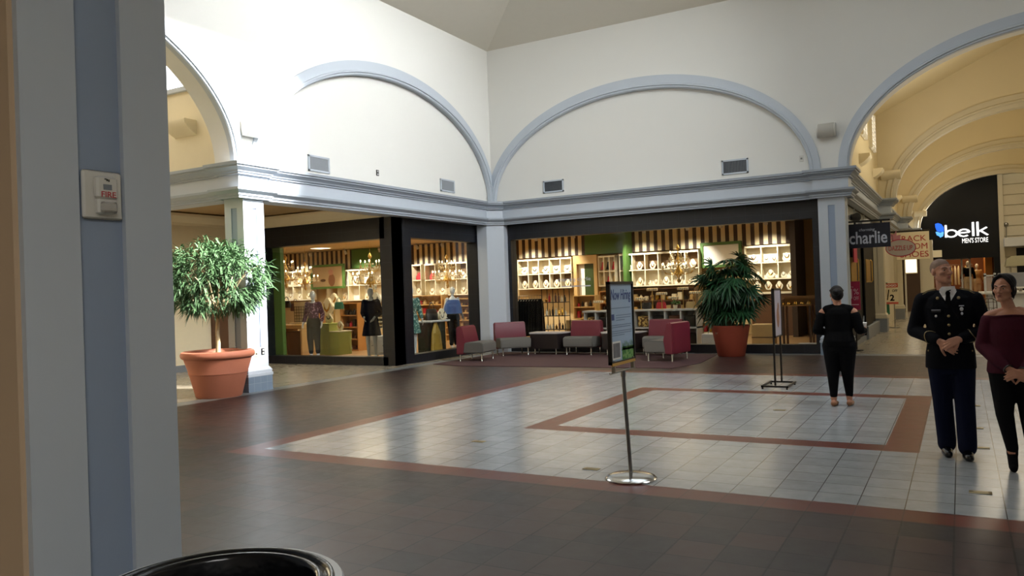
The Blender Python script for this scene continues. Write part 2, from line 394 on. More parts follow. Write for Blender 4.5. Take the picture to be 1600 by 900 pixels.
def put_text(body, name, m, parent, x, y, z, w=None, h=None, ext=.004, bold=0, center=True, rot=None, shear=0):
    """x, y, z: middle (or left) of the text's baseline in the parent's space; rot turns it about z"""
    bm, W, H = text_mb(body, w, h, ext, bold, shear)
    mt = Matrix.Translation((x, y, z)) @ Matrix.Rotation(rot or 0, 4, 'Z') @ Matrix.Translation((-W/2 if center else 0, 0, 0))
    bmesh.ops.transform(bm, matrix=mt, verts=bm.verts)
    mb = MB(); mb.bm.free(); mb.bm = bm
    return mb.build(name, m, parent, sharp=30)
def sweep(mb, path, prof, closed=False):
    """profile (out, z) along a plan polyline; 'out' is to the right of travel, mitred corners"""
    n = len(path); out = []
    for i, p in enumerate(path):
        p = Vector(p).to_2d()
        a = (p-Vector(path[i-1]).to_2d()).normalized() if i else None
        b = (Vector(path[i+1]).to_2d()-p).normalized() if i < n-1 else None
        na = Vector((a.y, -a.x)) if a else None; nb = Vector((b.y, -b.x)) if b else None
        if na and nb:
            mt = (na+nb)
            mt = mt.normalized()/max(.3, mt.normalized().dot(na)) if mt.length > 1e-6 else na
        else: mt = na or nb
        out.append([mb.v((p.x+mt.x*o, p.y+mt.y*o, z)) for o, z in prof])
    for A, B in zip(out, out[1:]):
        m = len(A)
        for k in range(m): mb.f((A[k], A[(k+1) % m], B[(k+1) % m], B[k]))
    mb.f(out[0]); mb.f(out[-1][::-1])

# ------------------------------------------------------------------ the setting
XL, YR, XR, YN, ZC, ZE, ZT = -11.05, 18.5, 6.13, 1.65, 4.06, 3.46, 8.22
def st(mb, name, m, **k): return mb.build(name, m, kind='structure', **k)

# floor: one mesh cut into its tile zones
def zone(x, y):
    if -4.55 < x < -.38 and 8.15 < y < 12.13:
        return 1 if (-4.55+.31 < x < -.38-.30 and 8.15+.30 < y < 12.13-.30) else 2
    if -6.64 < x < 1.73 and 6.12 < y < 14.24: return 1
    if -6.93 < x < 2.02 and 5.83 < y < 14.53: return 2
    if -10.74 < x < 5.85 and 1.9 < y < 18.33: return 0
    if -11.1 < x < 6.2 and 1.55 < y < 18.75: return 3
    if x < -11.4 and y > 18.75 or (x < -11.4 and y > 14.5) or (x < -2.7 and y > 18.75): return 5 if y < 26.2 else 4
    return 4
fx = sorted({-30, -15.6, -11.4, -11.1, -10.74, -6.93, -6.64, -4.55, -4.24, -2.7, -.68, -.38, 1.73, 2.02, 5.85, 6.2, 9})
fy = sorted({-8, 1.55, 1.9, 5.83, 6.12, 8.15, 8.45, 11.83, 12.13, 14.24, 14.5, 14.53, 18.33, 18.75, 26.2, 54})
mb = MB(); V = {(x, y): mb.v((x, y, 0)) for x in fx for y in fy}
for a, b in zip(fx, fx[1:]):
    for c, d in zip(fy, fy[1:]):
        mb.mi = zone((a+b)/2, (c+d)/2); mb.f((V[a, c], V[b, c], V[b, d], V[a, d]))
st(mb, 'floor', ['dark', 'white', 'red', 'grey', 'beige', 'shopfloor'], sharp=0)

def arch_wall(mb, fm, u0, u1, zb, zt, arches, T):
    us = {u0, u1}
    for c, a, b, zs, dp, op in arches:
        us |= {c+a*cos(pi*k/56) for k in range(57)}
    us = sorted(u for u in us if u0-1e-6 <= u <= u1+1e-6)
    ztf = zt if callable(zt) else (lambda u: zt)
    for ua, ub in zip(us, us[1:]):
        if ub-ua < 1e-6: continue
        m = (ua+ub)/2; ar = next((q for q in arches if abs(m-q[0]) < q[1]), None)
        za = zb2 = zb
        if ar:
            c, a, b, zs, dp, op = ar
            za = zs+b*math.sqrt(max(0, 1-((ua-c)/a)**2)); zb2 = zs+b*math.sqrt(max(0, 1-((ub-c)/a)**2))
        mb.quad(fm(ua, 0, za), fm(ub, 0, zb2), fm(ub, 0, ztf(ub)), fm(ua, 0, ztf(ua)))
        lo = (za, zb2) if ar and ar[5] else (zb, zb)
        mb.quad(fm(ua, T, lo[0]), fm(ub, T, lo[1]), fm(ub, T, ztf(ub)), fm(ua, T, ztf(ua)))
        if ar:
            D = T if ar[5] else ar[4]
            mb.quad(fm(ua, 0, za), fm(ub, 0, zb2), fm(ub, D, zb2), fm(ua, D, za))
            if not ar[5]: mb.quad(fm(ua, D, zb), fm(ub, D, zb), fm(ub, D, zb2), fm(ua, D, za))
def arch_band(mb, fm, c, a, b, zs, prof, n=64, wa=.21, wb=.29):
    """prof: (t, d) t 0..1 over the band's width, d out of the wall"""
    rs = []
    for k in range(n+1):
        t = pi*k/n
        rs.append([mb.v(fm(c+(a+wa*q)*cos(t), -d, zs+(b+wb*q)*sin(t))) for q, d in prof])
    for A, B in zip(rs, rs[1:]):
        for i in range(len(A)): mb.f((A[i], A[(i+1) % len(A)], B[(i+1) % len(A)], B[i]))
    mb.f(rs[0]); mb.f(rs[-1][::-1])
fL = lambda u, d, z: (XL-d, u, z)
fR = lambda u, d, z: (u, YR+d, z)
BAND = [(-.10, -.08), (-.10, .02), (-.03, .045), (.10, .045), (.12, .075), (.26, .075), (.30, .045), (.36, .04), (1, .035), (1, -.02)]
mb = MB(); arch_wall(mb, fL, 1.2, 18.5, ZC, ZT, [(5.72, 3.98, 2.45, ZC, .5, True), (14.36, 4.08, 2.45, ZC, .10, False)], .5); st(mb, 'wall_left', 'wall', sharp=30, recalc=False)
mb = MB(); arch_wall(mb, fR, -11.6, XR+.5, ZC, ZT, [(-6.88, 4.08, 2.45, ZC, .10, False), (1.96, 3.98, 2.45, ZC, .5, True)], .5); st(mb, 'wall_back', 'wall', sharp=30, recalc=False)
for i, (fm, c, a) in enumerate(((fL, 5.72, 3.98), (fL, 14.36, 4.08), (fR, -6.88, 4.08), (fR, 1.96, 3.98))):
    mb = MB(); arch_band(mb, fm, c, a, 2.45, ZC, BAND); st(mb, 'trim_%d' % (i+1), 'trim', sharp=25)
# entablature beams
mb = MB()
for b in ((XL-.5, XL, 9.77, 18.6), (XL-.55, -2.12, YR, YR+.5), (-24, XL-.02, 9.77, 10.25), (-2.6, -2.12, YR+.02, 45)): mb.box(*b, ZE, ZC+.001)
for b in ((-11.47, -10.96, 9.70, 10.36), (-2.76, -2.03, 18.40, 18.98)): mb.box(*b, ZE, ZC)
for y in (26.55, 35.05, 43.5): mb.box(-2.3, -1.76, y, y+.62, ZE, ZC)
mb.prism([(XL-.05, 18.13), (-10.68, 18.55), (XL-.05, 18.6)], ZE, ZC, 'z')
st(mb, 'trim_5', 'trim')
CP = [(-24, 9.77), (-11.49, 9.77), (-11.49, 9.68), (-10.94, 9.68), (-10.94, 10.38), (XL, 10.38), (XL, 18.12), (-10.68, 18.5), (-2.78, 18.5), (-2.78, 18.38), (-2.01, 18.38), (-2.01, 19.0), (-2.12, 19.0)]
for y in (26.55, 35.05, 43.5): CP += [(-2.12, y-.02), (-1.74, y-.02), (-1.74, y+.64), (-2.12, y+.64)]
CP += [(-2.12, 45)]
CP = CP  # outward is to the right of travel
UP = [(-.02, 3.86), (.03, 3.86), (.03, 3.885), (.055, 3.90), (.065, 3.925), (.10, 3.955), (.135, 3.975), (.135, 4.0), (.165, 4.01), (.165, 4.06), (-.02, 4.085)]
LO = [(-.02, 3.44), (.03, 3.44), (.03, 3.475), (.05, 3.485), (.05, 3.52), (.085, 3.545), (.12, 3.575), (.12, 3.615), (-.02, 3.635)]
mb = MB(); sweep(mb, CP, UP); st(mb, 'trim_6', 'corn', sharp=25)
mb = MB(); sweep(mb, CP, LO); st(mb, 'trim_7', 'corn', sharp=25)

# pilasters: stiles and rails round a recessed panel, moulded base on a tiled plinth
def pilaster(name, x0, x1, y0, y1, z1, sw=.165, m='trim', pz=(.78, 3.28), plinth=.27, mt='basetile', pm='panel'):
    mb = MB(); mb.mi = 1; mb.box(x0+.018, x1-.018, y0+.018, y1-.018, .4, z1-.02); mb.mi = 0
    mb.box(x0, x1, y0, y1, pz[1], z1); mb.box(x0, x1, y0, y1, .3, pz[0])
    for a in (x0, x1-sw):
        for b in (y0, y1-sw): mb.box(a, a+sw, b, b+sw, pz[0], pz[1])
    P = [(x0, y0), (x1, y0), (x1, y1), (x0, y1), (x0, y0)]
    pr = [(0, plinth), (.055, plinth), (.055, plinth+.05), (.04, plinth+.055), (.045, plinth+.10), (.03, plinth+.12), (.005, plinth+.16), (0, plinth+.16)]
    P2 = [((x0+x1)/2, y0), (x1, y0), (x1, y1), (x0, y1), (x0, y0), ((x0+x1)/2, y0)]
    sweep(mb, P2, pr)
    mb.mi = 2; mb.box(x0-.045, x1+.045, y0-.045, y1+.045, 0, plinth)
    return st(mb, name, [m, pm, mt], sharp=30)
pilaster('trim_8', -11.46, -10.98, 9.80, 10.27, ZE)
pilaster('trim_9', -2.67, -2.12, 18.44, 18.96, ZE, sw=.205)
pilaster('trim_10', -2.70, -2.20, 1.205, 1.668, 4.2, sw=.16, pz=(.5, 3.6), m='trim')
for i, y in enumerate((26.6, 35.1, 43.55)):
    pilaster('trim_%d' % (11+i), (-2.5, -2.5, -1.78)[i], (-2.02, -2.02, -1.12)[i], y, y+.52, ZE, m='creamtrim', mt='vent', pm='creamtrim', plinth=.42)
mb = MB(); mb.prism([(XL-.3, 18.16), (XL, 18.16), (-10.71, 18.5), (-10.71, 18.75), (XL-.3, 18.75)], 0, ZE, 'z'); st(mb, 'trim_14', 'trim')

# hipped ceiling with a skylight well
zs = lambda d: ZT+.3*d
a, b, c, d = XL, XR, YN-.4, YR; k = 4.3
mb = MB()
o4 = [(a, c), (b, c), (b, d), (a, d)]; i4 = [(a+k, c+k), (b-k, c+k), (b-k, d-k), (a+k, d-k)]
for i in range(4):
    j = (i+1) % 4
    mb.quad((*o4[i], ZT), (*o4[j], ZT), (*i4[j], zs(k)), (*i4[i], zs(k)))
    mb.quad((*i4[i], zs(k)), (*i4[j], zs(k)), (*i4[j], 10.3), (*i4[i], 10.3))
st(mb, 'ceiling', 'ceil', sharp=0, recalc=False)
mb = MB()   # unseen skylight lid; its hole is shaped to cast the left wall's sun patch
hole = [(8.2, 6.9), (9.0, 6.35), (10.1, 6.15), (11.2, 5.6), (11.4, 5.0), (11.15, 4.2), (10.9, 3.7), (10.6, 3.0), (10.5, .85), (8.2, .85)]
hp = []
for y, z in hole:
    s = (10.3-z)/-SUNDIR.z; hp.append((XL-SUNDIR.x*s, y-SUNDIR.y*s))
bmx = mb.bm
L1 = [mb.v((x, y, 10.3)) for x, y in [(a+k-.1, c+k-.1), (b-k+.1, c+k-.1), (b-k+.1, d-k+.1), (a+k-.1, d-k+.1)]]
L2 = [mb.v((x, y, 10.3)) for x, y in hp]
ed = [bmx.edges.new((L[i], L[(i+1) % len(L)])) for L in (L1, L2) for i in range(len(L))]
bmesh.ops.triangle_fill(bmx, use_beauty=True, use_dissolve=False, edges=ed)
st(mb, 'ceiling_sun_mask', 'ceil', sharp=0)
mb = MB()   # the atrium's two unseen sides and the entrance the camera stands in
mb.box(XR, XR+.3, YN-.4, YR, ZE, ZT+.1); mb.box(XR+2.5, XR+2.8, -8, YR, 0, ZE); mb.box(XR, XR+2.8, -8, YR, ZE, ZE+.1)
st(mb, 'wall_right', 'wall')
mb = MB(); mb.box(-11.5, XR, YN-.40, YN, ZE+.74, ZT+.1); st(mb, 'wall_front', 'wall')
mb = MB(); mb.box(-11.5, -2.222, 1.19, 1.62, 0, 4.3); st(mb, 'wall_entrance', mat('beige_paint', 'CDB394', .75, var=.02))
mb = MB(); mb.box(-11.5, 9, -8.2, -8, 0, 4.3); mb.box(-11.8, -11.5, -8, 1.65, 0, 4.3); mb.box(8.63, 8.93, -8, 1.65, 0, 4.3); st(mb, 'wall_entrance_back', 'wall')
mb = MB(); mb.box(-11.5, 9, -8, 1.66, 4.2, 4.3); st(mb, 'ceiling_entrance', 'ceil')

# left hall seen through the open arch
mb = MB(); mb.box(-24, XL-.48, 9.79, 10.2, ZC, 9); mb.box(-24.3, -24, 1, 15, 0, 9); mb.box(-24, XL-.5, 1.2, 1.6, 0, 9)
st(mb, 'wall_hall', mat('hall_cream', 'E6DABB', .75, var=.02))
mb = MB(); mb.box(-24.3, XL-.3, 1, 10.3, 9, 9.1); st(mb, 'ceiling_hall', 'ceil')
mb = MB(); mb.box(-16.2, XL-.02, 10.24, 14.6, 3.78, 3.86); st(mb, 'ceiling_side_hall', mat('tan_ceiling', 'B99F74', .8))
mb = MB(); mb.box(-16.3, -16.0, 10.2, 14.6, 0, 3.8); mb.box(-16.6, -16.0, 9.9, 10.4, 0, ZE); st(mb, 'wall_side_hall', 'cream')
mb = MB(); mb.box(-16.0, -15.98, 10.4, 13.15, 0, .16); st(mb, 'baseboard_left', 'vent')
mb = MB(); mb.box(-16.0, -15.93, 13.15, 14.45, 0, 2.9, .01); mb.box(-15.93, -15.91, 13.3, 14.3, .2, 2.7, .005); st(mb, 'door_1', 'dkwood')
CR = [(0, 3.47), (.02, 3.47), (.03, 3.53), (.09, 3.6), (.13, 3.68), (.13, 3.74), (0, 3.78)]
mb = MB(); sweep(mb, [(-11.3, 14.5), (-15.98, 14.5), (-15.98, 10.4)][::-1], CR); st(mb, 'trim_15', 'cream', sharp=25)
mb = MB()
for (x0, x1, z0, z1) in ((-14.9, -14.8, 5.6, 7.3), (-12.33, -12.25, 5.6, 7.3), (-14.9, -12.25, 5.55, 5.63), (-14.9, -12.25, 7.25, 7.33), (-13.6, -13.55, 5.6, 7.3)): mb.box(x0, x1, 9.72, 9.79, z0, z1)
mb.mi = 1; mb.box(-14.82, -12.32, 9.765, 9.785, 5.62, 7.27)
st(mb, 'window_1', ['trim', mat('bright_sky_pane', 'F4F8FF', .5, emit=3, var=0)])

# right hall: walls, arches, gabled ceiling
gz = lambda u: 8.55-.455*abs(u-1.96)
mb = MB(); mb.box(-2.6, -2.12, 18.99, 45, ZC, 7); mb.box(6.03, 6.4, 18.99, 53, 0, 7); st(mb, 'wall_hall_right', mat('hall_tan', 'DCCDA6', .75, var=.02))
mb = MB()
for x0, x1 in ((-2.6, 1.96), (1.96, 6.4)): mb.quad((x0, 18.6, gz(x0)), (x1, 18.6, gz(x1)), (x1, 45, gz(x1)), (x0, 45, gz(x0)))
st(mb, 'ceiling_hall_right', 'tan', sharp=0, recalc=False)
for i, y in enumerate((27, 35.5, 44)):
    fm = lambda u, d, z, y=y: (u, y+d, z)
    mb = MB(); arch_wall(mb, fm, -2.3, 6.2, ZC, lambda u: gz(u)+.05, [(1.96, 3.62, 2.42, ZC, .3, True)], .3); st(mb, 'wall_arch_%d' % (i+1), 'tan', sharp=30, recalc=False)
    mb = MB(); arch_band(mb, fm, 1.96, 3.62, 2.42, ZC, [(-.12, -.3), (-.12, .03), (.2, .05), (.3, .09), (.45, .09), (.5, .05), (1, .045), (1, -.02)], wa=.26, wb=.34)
    st(mb, 'trim_%d' % (16+i), 'creamtrim', sharp=25)
for i, (y0, y1) in enumerate(((22.0, 23.1), (24.4, 25.6))):
    mb = MB(); mb.box(-2.125, -2.09, y0, y1, 5.35, 6.45); mb.mi = 1; mb.box(-2.1, -2.06, y0+.08, y1-.08, 5.43, 6.37); mb.mi = 0
    for k_ in range(8): mb.box(-2.06, -2.03, y0+.08, y1-.08, 5.46+.115*k_, 5.475+.115*k_)
    for y in (y0, (y0+y1)/2-.03, y1-.07): mb.box(-2.09, -2.02, y, y+.07, 5.35, 6.45)
    st(mb, 'window_%d' % (2+i), ['creamtrim', mat('lit_pane', 'F4F6FF', .5, emit=2.2, var=0)])
# shop side along the right hall
mb = MB(); mb.box(-2.42, -2.30, 19.0, 26.6, 0, ZE); st(mb, 'wall_shop_side', 'black')
mb = MB(); mb.box(-2.30, -2.18, 23.2, 26.6, 0, .36, .01); mb.box(-2.30, -2.24, 19.3, 23.2, 0, .12); st(mb, 'baseboard_shop_side', 'vent')
mb = MB(); mb.box(-2.38, -2.3, 27.1, 37.6, 0, ZE); mb.box(-2.38, -2.3, 43.4, 44, 0, ZE); mb.box(-2.38, -2.3, 37.6, 43.4, 2.9, ZE); st(mb, 'wall_shoe_shop', 'creamtrim')
mb = MB(); mb.box(-6, -5.9, 37, 44, 0, ZE); mb.box(-6, -2.35, 43.9, 44, 0, ZE); mb.box(-6, -2.35, 37, 37.1, 0, ZE); mb.box(-6, -2.3, 37, 44, ZE-.1, ZE); mb.box(-2.38, -1.70, 43.42, 43.5, 0, ZE); st(mb, 'wall_shoe_shop_inside', mat('shoe_shop_brown', '4a3524', .7))
# menswear shop front at the far end of the hall
mb = MB(); mb.box(-2.6, -1.24, 45, 45.3, 0, 7); mb.box(1.46, 1.72, 45, 45.3, 0, 7); mb.box(-1.24, 1.46, 45, 45.3, 2.52, 7); st(mb, 'wall_menswear_front', 'black')
mb = MB(); mb.box(1.72, 1.92, 44.8, 45.3, 0, 7)
for k_ in range(14): mb.box(1.92, 6.1, 44.93+(.0 if k_ % 1 else 0), 45.3, .5*k_, .5*k_+.475, .012)
mb.box(1.92, 6.1, 45, 45.3, 0, 7); st(mb, 'wall_siding', mat('off_white_boards', 'D2CBB8', .6, var=.02))
mb = MB(); mb.box(-2.6, 6, 50, 50.2, 0, 3.6); mb.box(-2.2, -2, 45.3, 50, 0, 3.6); mb.mi = 1; mb.box(1.12, 1.42, 46.2, 50, 0, 3.4); mb.box(-2.5, 3, 45.3, 50, 3.5, 3.6); st(mb, 'wall_menswear_inside', ['brownw', 'orange'])

# charming shop: black tiled front, glass, inside shell
mb = MB()
mb.box(-11.75, -11.4, 14.5, 15.24, 0, 3.5); mb.box(-11.7, -11.4, 15.24, 18.2, 3.0, 3.5); mb.box(-11.7, -11.4, 15.24, 18.2, 0, .2); mb.box(-11.7, -11.35, 18.15, 18.75, 0, 3.5)
mb.box(-15.62, -11.6, 14.5, 14.8, 2.97, 3.5); mb.box(-15.62, -11.6, 14.5, 14.8, 0, .2); mb.box(-11.6, -11.4, 14.49, 14.9, 0, 3.5); mb.box(-15.9, -15.55, 14.5, 14.8, 0, 3.5)
mb.box(-11.3, -10.62, 18.70, 19, 0, 3.5); mb.box(-10.62, -2.84, 18.70, 19, 3.04, 3.5); mb.box(-10.62, -2.84, 18.70, 19, 0, .2); mb.box(-2.84, -2.6, 18.70, 19, 0, 3.5)
st(mb, 'wall_shop_front', 'blackt')
for i, b_ in enumerate(((-11.52, -11.50, 15.24, 18.15, .2, 3.0), (-15.55, -14.27, 14.62, 14.64, .2, 2.97), (-14.25, -12.91, 14.62, 14.64, .2, 2.97), (-12.89, -11.6, 14.62, 14.64, .2, 2.97),
        (-10.62, -8.05, 18.83, 18.85, .2, 3.04), (-8.03, -5.45, 18.83, 18.85, .2, 3.04), (-5.43, -2.84, 18.83, 18.85, .2, 3.04))):
    mb = MB(); mb.box(*b_); st(mb, 'window_%d' % (4+i), 'glass', sharp=0)
mb = MB(); mb.box(-30, -2.45, 26, 26.3, 0, 3.8); mb.box(-30.3, -30, 14.5, 26, 0, 3.8); mb.box(-30, -15.9, 14.5, 14.7, 0, 3.8); st(mb, 'wall_shop_inside', 'shopwall')
mb = MB(); mb.box(-4.35, -4.2, 24.4, 26, 0, 3.7); mb.box(-2.62, -2.5, 19, 26, 0, 3.7); st(mb, 'wall_shop_partition', mat('dark_brown_wall', '3a2c22', .7))
mb = MB(); mb.box(-15.55, -15.28, 14.8, 14.92, 0, 2.97); mb.box(-9.95, -9.83, 25.2, 26, 0, 3.6); mb.box(-11.6, -9.9, 25.75, 26, 2.86, 3.66); mb.box(-22.5, -19.9, 25.85, 26, 2.86, 3.66); st(mb, 'wall_green', 'green')
mb = MB(); mb.box(-30, -11.7, 14.7, 26.2, 3.68, 3.8); mb.box(-11.7, -2.5, 19.0, 26.2, 3.68, 3.8); st(mb, 'ceiling_shop', 'shopceil')
mb = MB()
for x0, x1 in ((-30, -22.5), (-19.9, -11.6), (-9.83, -4.36)): mb.box(x0, x1, 25.80, 26, 2.86, 3.66)
st(mb, 'wall_striped_frieze', 'strip', sharp=0)

# ------------------------------------------------------------------ things in the atrium
ORD = ['first', 'second', 'third', 'fourth', 'fifth', 'sixth', 'seventh', 'eighth', 'ninth', 'tenth', 'eleventh', 'twelfth']
def vent(fm, u0, u1, z0, z1, label):
    t = thing('air_vent', label, 'vent', fm((u0+u1)/2, 0, (z0+z1)/2)); t.rotation_euler.z = pi/2 if fm is fL else 0
    w, h = (u1-u0)/2, (z1-z0)/2; k = .07   # stands on the recessed arch panel, 10 cm back
    def yb(a, b): return a, b
    mb = MB()
    for b in ((-w, w, h-.035, h), (-w, w, -h, -h+.035), (-w, -w+.035, -h, h), (w-.035, w, -h, h)): mb.box(b[0], b[1], k, .1, b[2], b[3])
    mb.build('frame', 'trim', t)
    mb = MB(); mb.box(-w+.03, w-.03, .09, .1, -h+.03, h-.03); mb.build('backing', mat('dark_duct', '3c4046', .7), t)
    mb = MB()
    n = int((2*w-.08)/.032)
    for i in range(n):
        x = -w+.05+i*(2*w-.1)/(n-1); mb.quad((x-.006, .085, -h+.03), (x+.012, .074, -h+.03), (x+.012, .074, h-.03), (x-.006, .085, h-.03))
    mb.build('louvre', 'vent', t)
    for nm in t.children:
        pass
vL = lambda u, d, z: (XL-d, u, z)
vent(fL, 11.61, 12.21, 4.16, 4.48, 'large louvred air vent on the sunlit left wall near the pilaster')
vent(fL, 16.18, 16.8, 4.19, 4.5, 'small-looking air vent low on the left wall close to the corner')
vent(fR, -9.5, -8.91, 4.2, 4.52, 'air vent on the back wall close to the corner arch junction')
vent(fR, -4.78, -4.17, 4.19, 4.53, 'air vent on the back wall towards the open arch')
def speaker(loc, rz, label):
    t = thing('wall_speaker', label, 'speaker', loc, rz)
    mb = MB(); P = [(-.02, .15), (-.14, .15), (-.21, .12), (-.235, .04), (-.22, -.05), (-.15, -.13), (-.02, -.13)]
    mb.prism([(y, z) for y, z in P], -.19, .19, 'x'); mb.build('cabinet', 'plastic', t, sharp=50)
    mb = MB(); mb.prism([(-.145, .155), (-.216, .122), (-.242, .04), (-.226, -.055), (-.15, -.137)], -.165, .165, 'x'); mb.build('grille', mat('speaker_grille', 'B9B6AC', .6, var=.1, scale=200), t, sharp=50)
    mb = MB(); mb.box(-.06, .06, -.03, .0, -.06, .08); mb.build('bracket', 'ltgrey', t)
speaker((-2.43, YR, 4.90), 0, 'curved white loudspeaker on the pier beside the open arch')
speaker((XL, 10.05, 4.70), pi/2, 'loudspeaker on the sunlit left wall above the pilaster')
def sconce(loc, rz, label, w=.55):
    mb = MB(); P = [(0, .12), (-.26, .12), (-.26, .05), (-.2, -.02), (-.1, -.1), (0, -.15)]
    mb.prism(P, -w/2, w/2, 'x'); o = mb.build('wall_sconce', 'cream', loc=loc, rz=rz, sharp=50); return tag(o, label, 'wall light')
sconce((-12.42, 9.79, 4.86), 0, 'wedge-shaped uplight on the left hall wall behind the tree', .6)
for i, (x, y, z, rz) in enumerate(((-2.12, 21.9, 4.68, pi/2), (-2.12, 25.6, 4.75, pi/2), (-1.75, 26.98, 4.82, 0), (-2.12, 34, 4.7, pi/2), (-1.65, 35.48, 4.8, 0), (-2.12, 42.2, 4.7, pi/2), (-1.6, 43.98, 4.8, 0))):
    sconce((x, y, z), rz, ('nearest uplight on the right hall side wall, below the louvred windows', 'uplight on the right hall side wall just before the second arch', 'uplight on the second arch wall beside its foot', 'uplight on the side wall before the third arch',
        'uplight beside the foot of the third arch', 'uplight on the side wall before the last arch', 'uplight beside the foot of the last arch by the menswear shop')[i])
def small_plate(name, loc, rz, w, h, m, label, cat, holes=0):
    t = thing(name, label, cat, loc, rz); mb = MB(); mb.box(-w/2, w/2, -.012, 0, -h/2, h/2, .004); mb.build('plate', m, t)
    for k in ((-1, 1) if holes else (0,)): mb = MB(); mb.box(-w*.22, w*.22, -.017, -.01, k*h*.24-h*.14, k*h*.24+h*.14); mb.build('socket' if holes else 'cover', ('plastic' if m == 'bin' else 'ltgrey') if holes else 'steel', t)
small_plate('power_outlet', (-10.98, 10.14, .70), pi/2, .075, .115, 'bin', 'black double power outlet low on the left pilaster', 'outlet', 1)
small_plate('switch_plate', (-10.98, 9.98, .67), pi/2, .07, .115, 'cream', 'beige blank plate beside the outlet on the left pilaster', 'plate')
small_plate('wall_outlet', (XL-.1, 13.76, 4.36), pi/2, .09, .13, 'jet', 'small dark outlet between the two vents of the left wall', 'outlet', 1)
small_plate('wall_sensor', (-3.0, YR+.1, 4.38), 0, .09, .14, 'plastic', 'small white sensor box inside the right end of the back wall arch', 'sensor')
for i, (x, y, z) in enumerate(((-9.7, 14.9, 0), (-7.9, 16.9, 0))):
    d_ = min(x-XL, YR-y); t = thing('sprinkler_head', ('sprinkler head on the left slope of the ceiling', 'sprinkler head on the right slope of the ceiling')[i], 'sprinkler', (x, y, ZT+.3*d_))
    mb = MB(); mb.lathe([(.035, 0), (.035, -.012), (.012, -.02), (.012, -.06), (.0, -.06)], 10); mb.build('body', 'iron', t)
    mb = MB(); mb.lathe([(.0, -.085), (.03, -.085), (.03, -.09), (0, -.09)], 10); mb.tube([(.012, 0, -.05), (.02, 0, -.07), (0, 0, -.087)], .004, 5); mb.tube([(-.012, 0, -.05), (-.02, 0, -.07), (0, 0, -.087)], .004, 5); mb.build('deflector', 'iron', t)
# fire alarm on the near pier
t = thing('fire_alarm', 'white fire alarm strobe on the near pier', 'fire alarm', (-2.2-.018, 1.44, 1.94), pi/2)
mb = MB(); mb.box(-.062, .062, -.016, .0, -.072, .072, .006); mb.build('backplate', 'plastic', t)
mb = MB(); mb.box(-.031, .036, -.036, -.014, -.012, .054, .006); mb.box(-.028, .033, -.034, -.014, -.058, -.01, .005); mb.build('housing', 'plastic', t)
mb = MB(); mb.box(-.024, .028, -.046, -.033, -.054, -.022, .007); mb.build('strobe_lens', mat('strobe_lens', 'B5B2AA', .15, var=.15, scale=60), t)
mb = MB(); mb.box(-.012, .014, -.0375, -.036, .014, .03); mb.build('speaker_slots', 'vent', t)
put_text('FIRE', 'lettering', 'redt', t, .004, -.0362, -.008, w=.046, h=.017, ext=.001, bold=.012)
mb = MB(); mb.box(-.002, .002, -.038, -.036, .04, .046); mb.box(.004, .007, -.038, -.036, .038, .045); mb.box(-.008, -.002, -.038, -.036, .044, .047); mb.build('emblem', 'jet', t)
# waste bin
t = thing('waste_bin', 'black round waste bin with grey rim beside the near pier', 'bin', (-1.64, 1.33, 0))
mb = MB(); mb.lathe([(0, 0), (.25, 0), (.262, .02), (.285, .80), (.27, .80), (.245, .03), (0, .03)], 48); mb.build('body', 'bin', t)
mb = MB(); mb.lathe([(.278, .84), (.318, .845), (.325, .868), (.320, .890), (.314, .90), (.29, .897), (.286, .88), (.278, .86)], 56); mb.lathe([(.318, .845), (.315, .80), (.285, .78), (.284, .84)], 56); mb.build('rim', 'binrim', t)
mb = MB()
mb.lathe([(.296, .898), (.293, .906), (.288, .907), (.280, .902), (.276, .894), (.268, .896), (.262, .904), (.252, .903), (.246, .89), (.238, .80), (.21, .30), (.15, .12), (0, .1)], 56)
for v_ in mb.bm.verts:
    an = math.atan2(v_.co.y, v_.co.x)
    if v_.co.z < .87: v_.co.x *= 1+.02*sin(9*an); v_.co.y *= 1+.02*cos(7*an)
mb.build('liner', 'liner', t, sharp=60)

# potted ficus at the left pilaster
def foliage_leaf(mb, p, d, n, L, W, droop=.3):
    d = d.normalized(); s = d.cross(n)
    if s.length < 1e-4: s = d.orthogonal()
    s.normalize(); n = s.cross(d)
    q = [p, p+d*L*.35+s*W, p+d*L*.35-s*W, p+d*L*.72+s*W*.7-Vector((0, 0, droop*L*.25)), p+d*L*.72-s*W*.7-Vector((0, 0, droop*L*.25)), p+d*L-Vector((0, 0, droop*L*.6))]
    m1 = p+d*L*.35-n*W*.3; m2 = p+d*L*.72-n*W*.2-Vector((0, 0, droop*L*.25))
    v = [mb.v(x) for x in q]; a, b = mb.v(m1), mb.v(m2)
    for f in ((v[0], v[1], a), (v[0], a, v[2]), (v[1], v[3], b, a), (a, b, v[4], v[2]), (v[3], v[5], b), (b, v[5], v[4])): mb.f(f)
t = thing('potted_tree', 'small leafy tree in a terracotta pot before the left pilaster', 'potted plant', (-11.13, 9.28, 0))
mb = MB(); mb.lathe([(0, 0), (.365, 0), (.38, .02), (.475, .40), (.487, .405), (.49, .425), (.487, .44), (.555, .66), (.575, .665), (.60, .69), (.61, .73), (.595, .775), (.56, .79), (.52, .77), (.50, .70), (.0, .69)], 48); mb.build('pot', 'terra', t, sharp=35)
mb = MB(); mb.lathe([(.52, .70), (.3, .725), (0, .73)], 24); mb.build('soil', 'soil', t)
mb = MB(); tr = [(0, 0, .68), (.015, .0, .9), (-.01, .01, 1.1), (.02, 0, 1.32)]
mb.tube(tr, [.042, .038, .034, .032], 10)
br = []
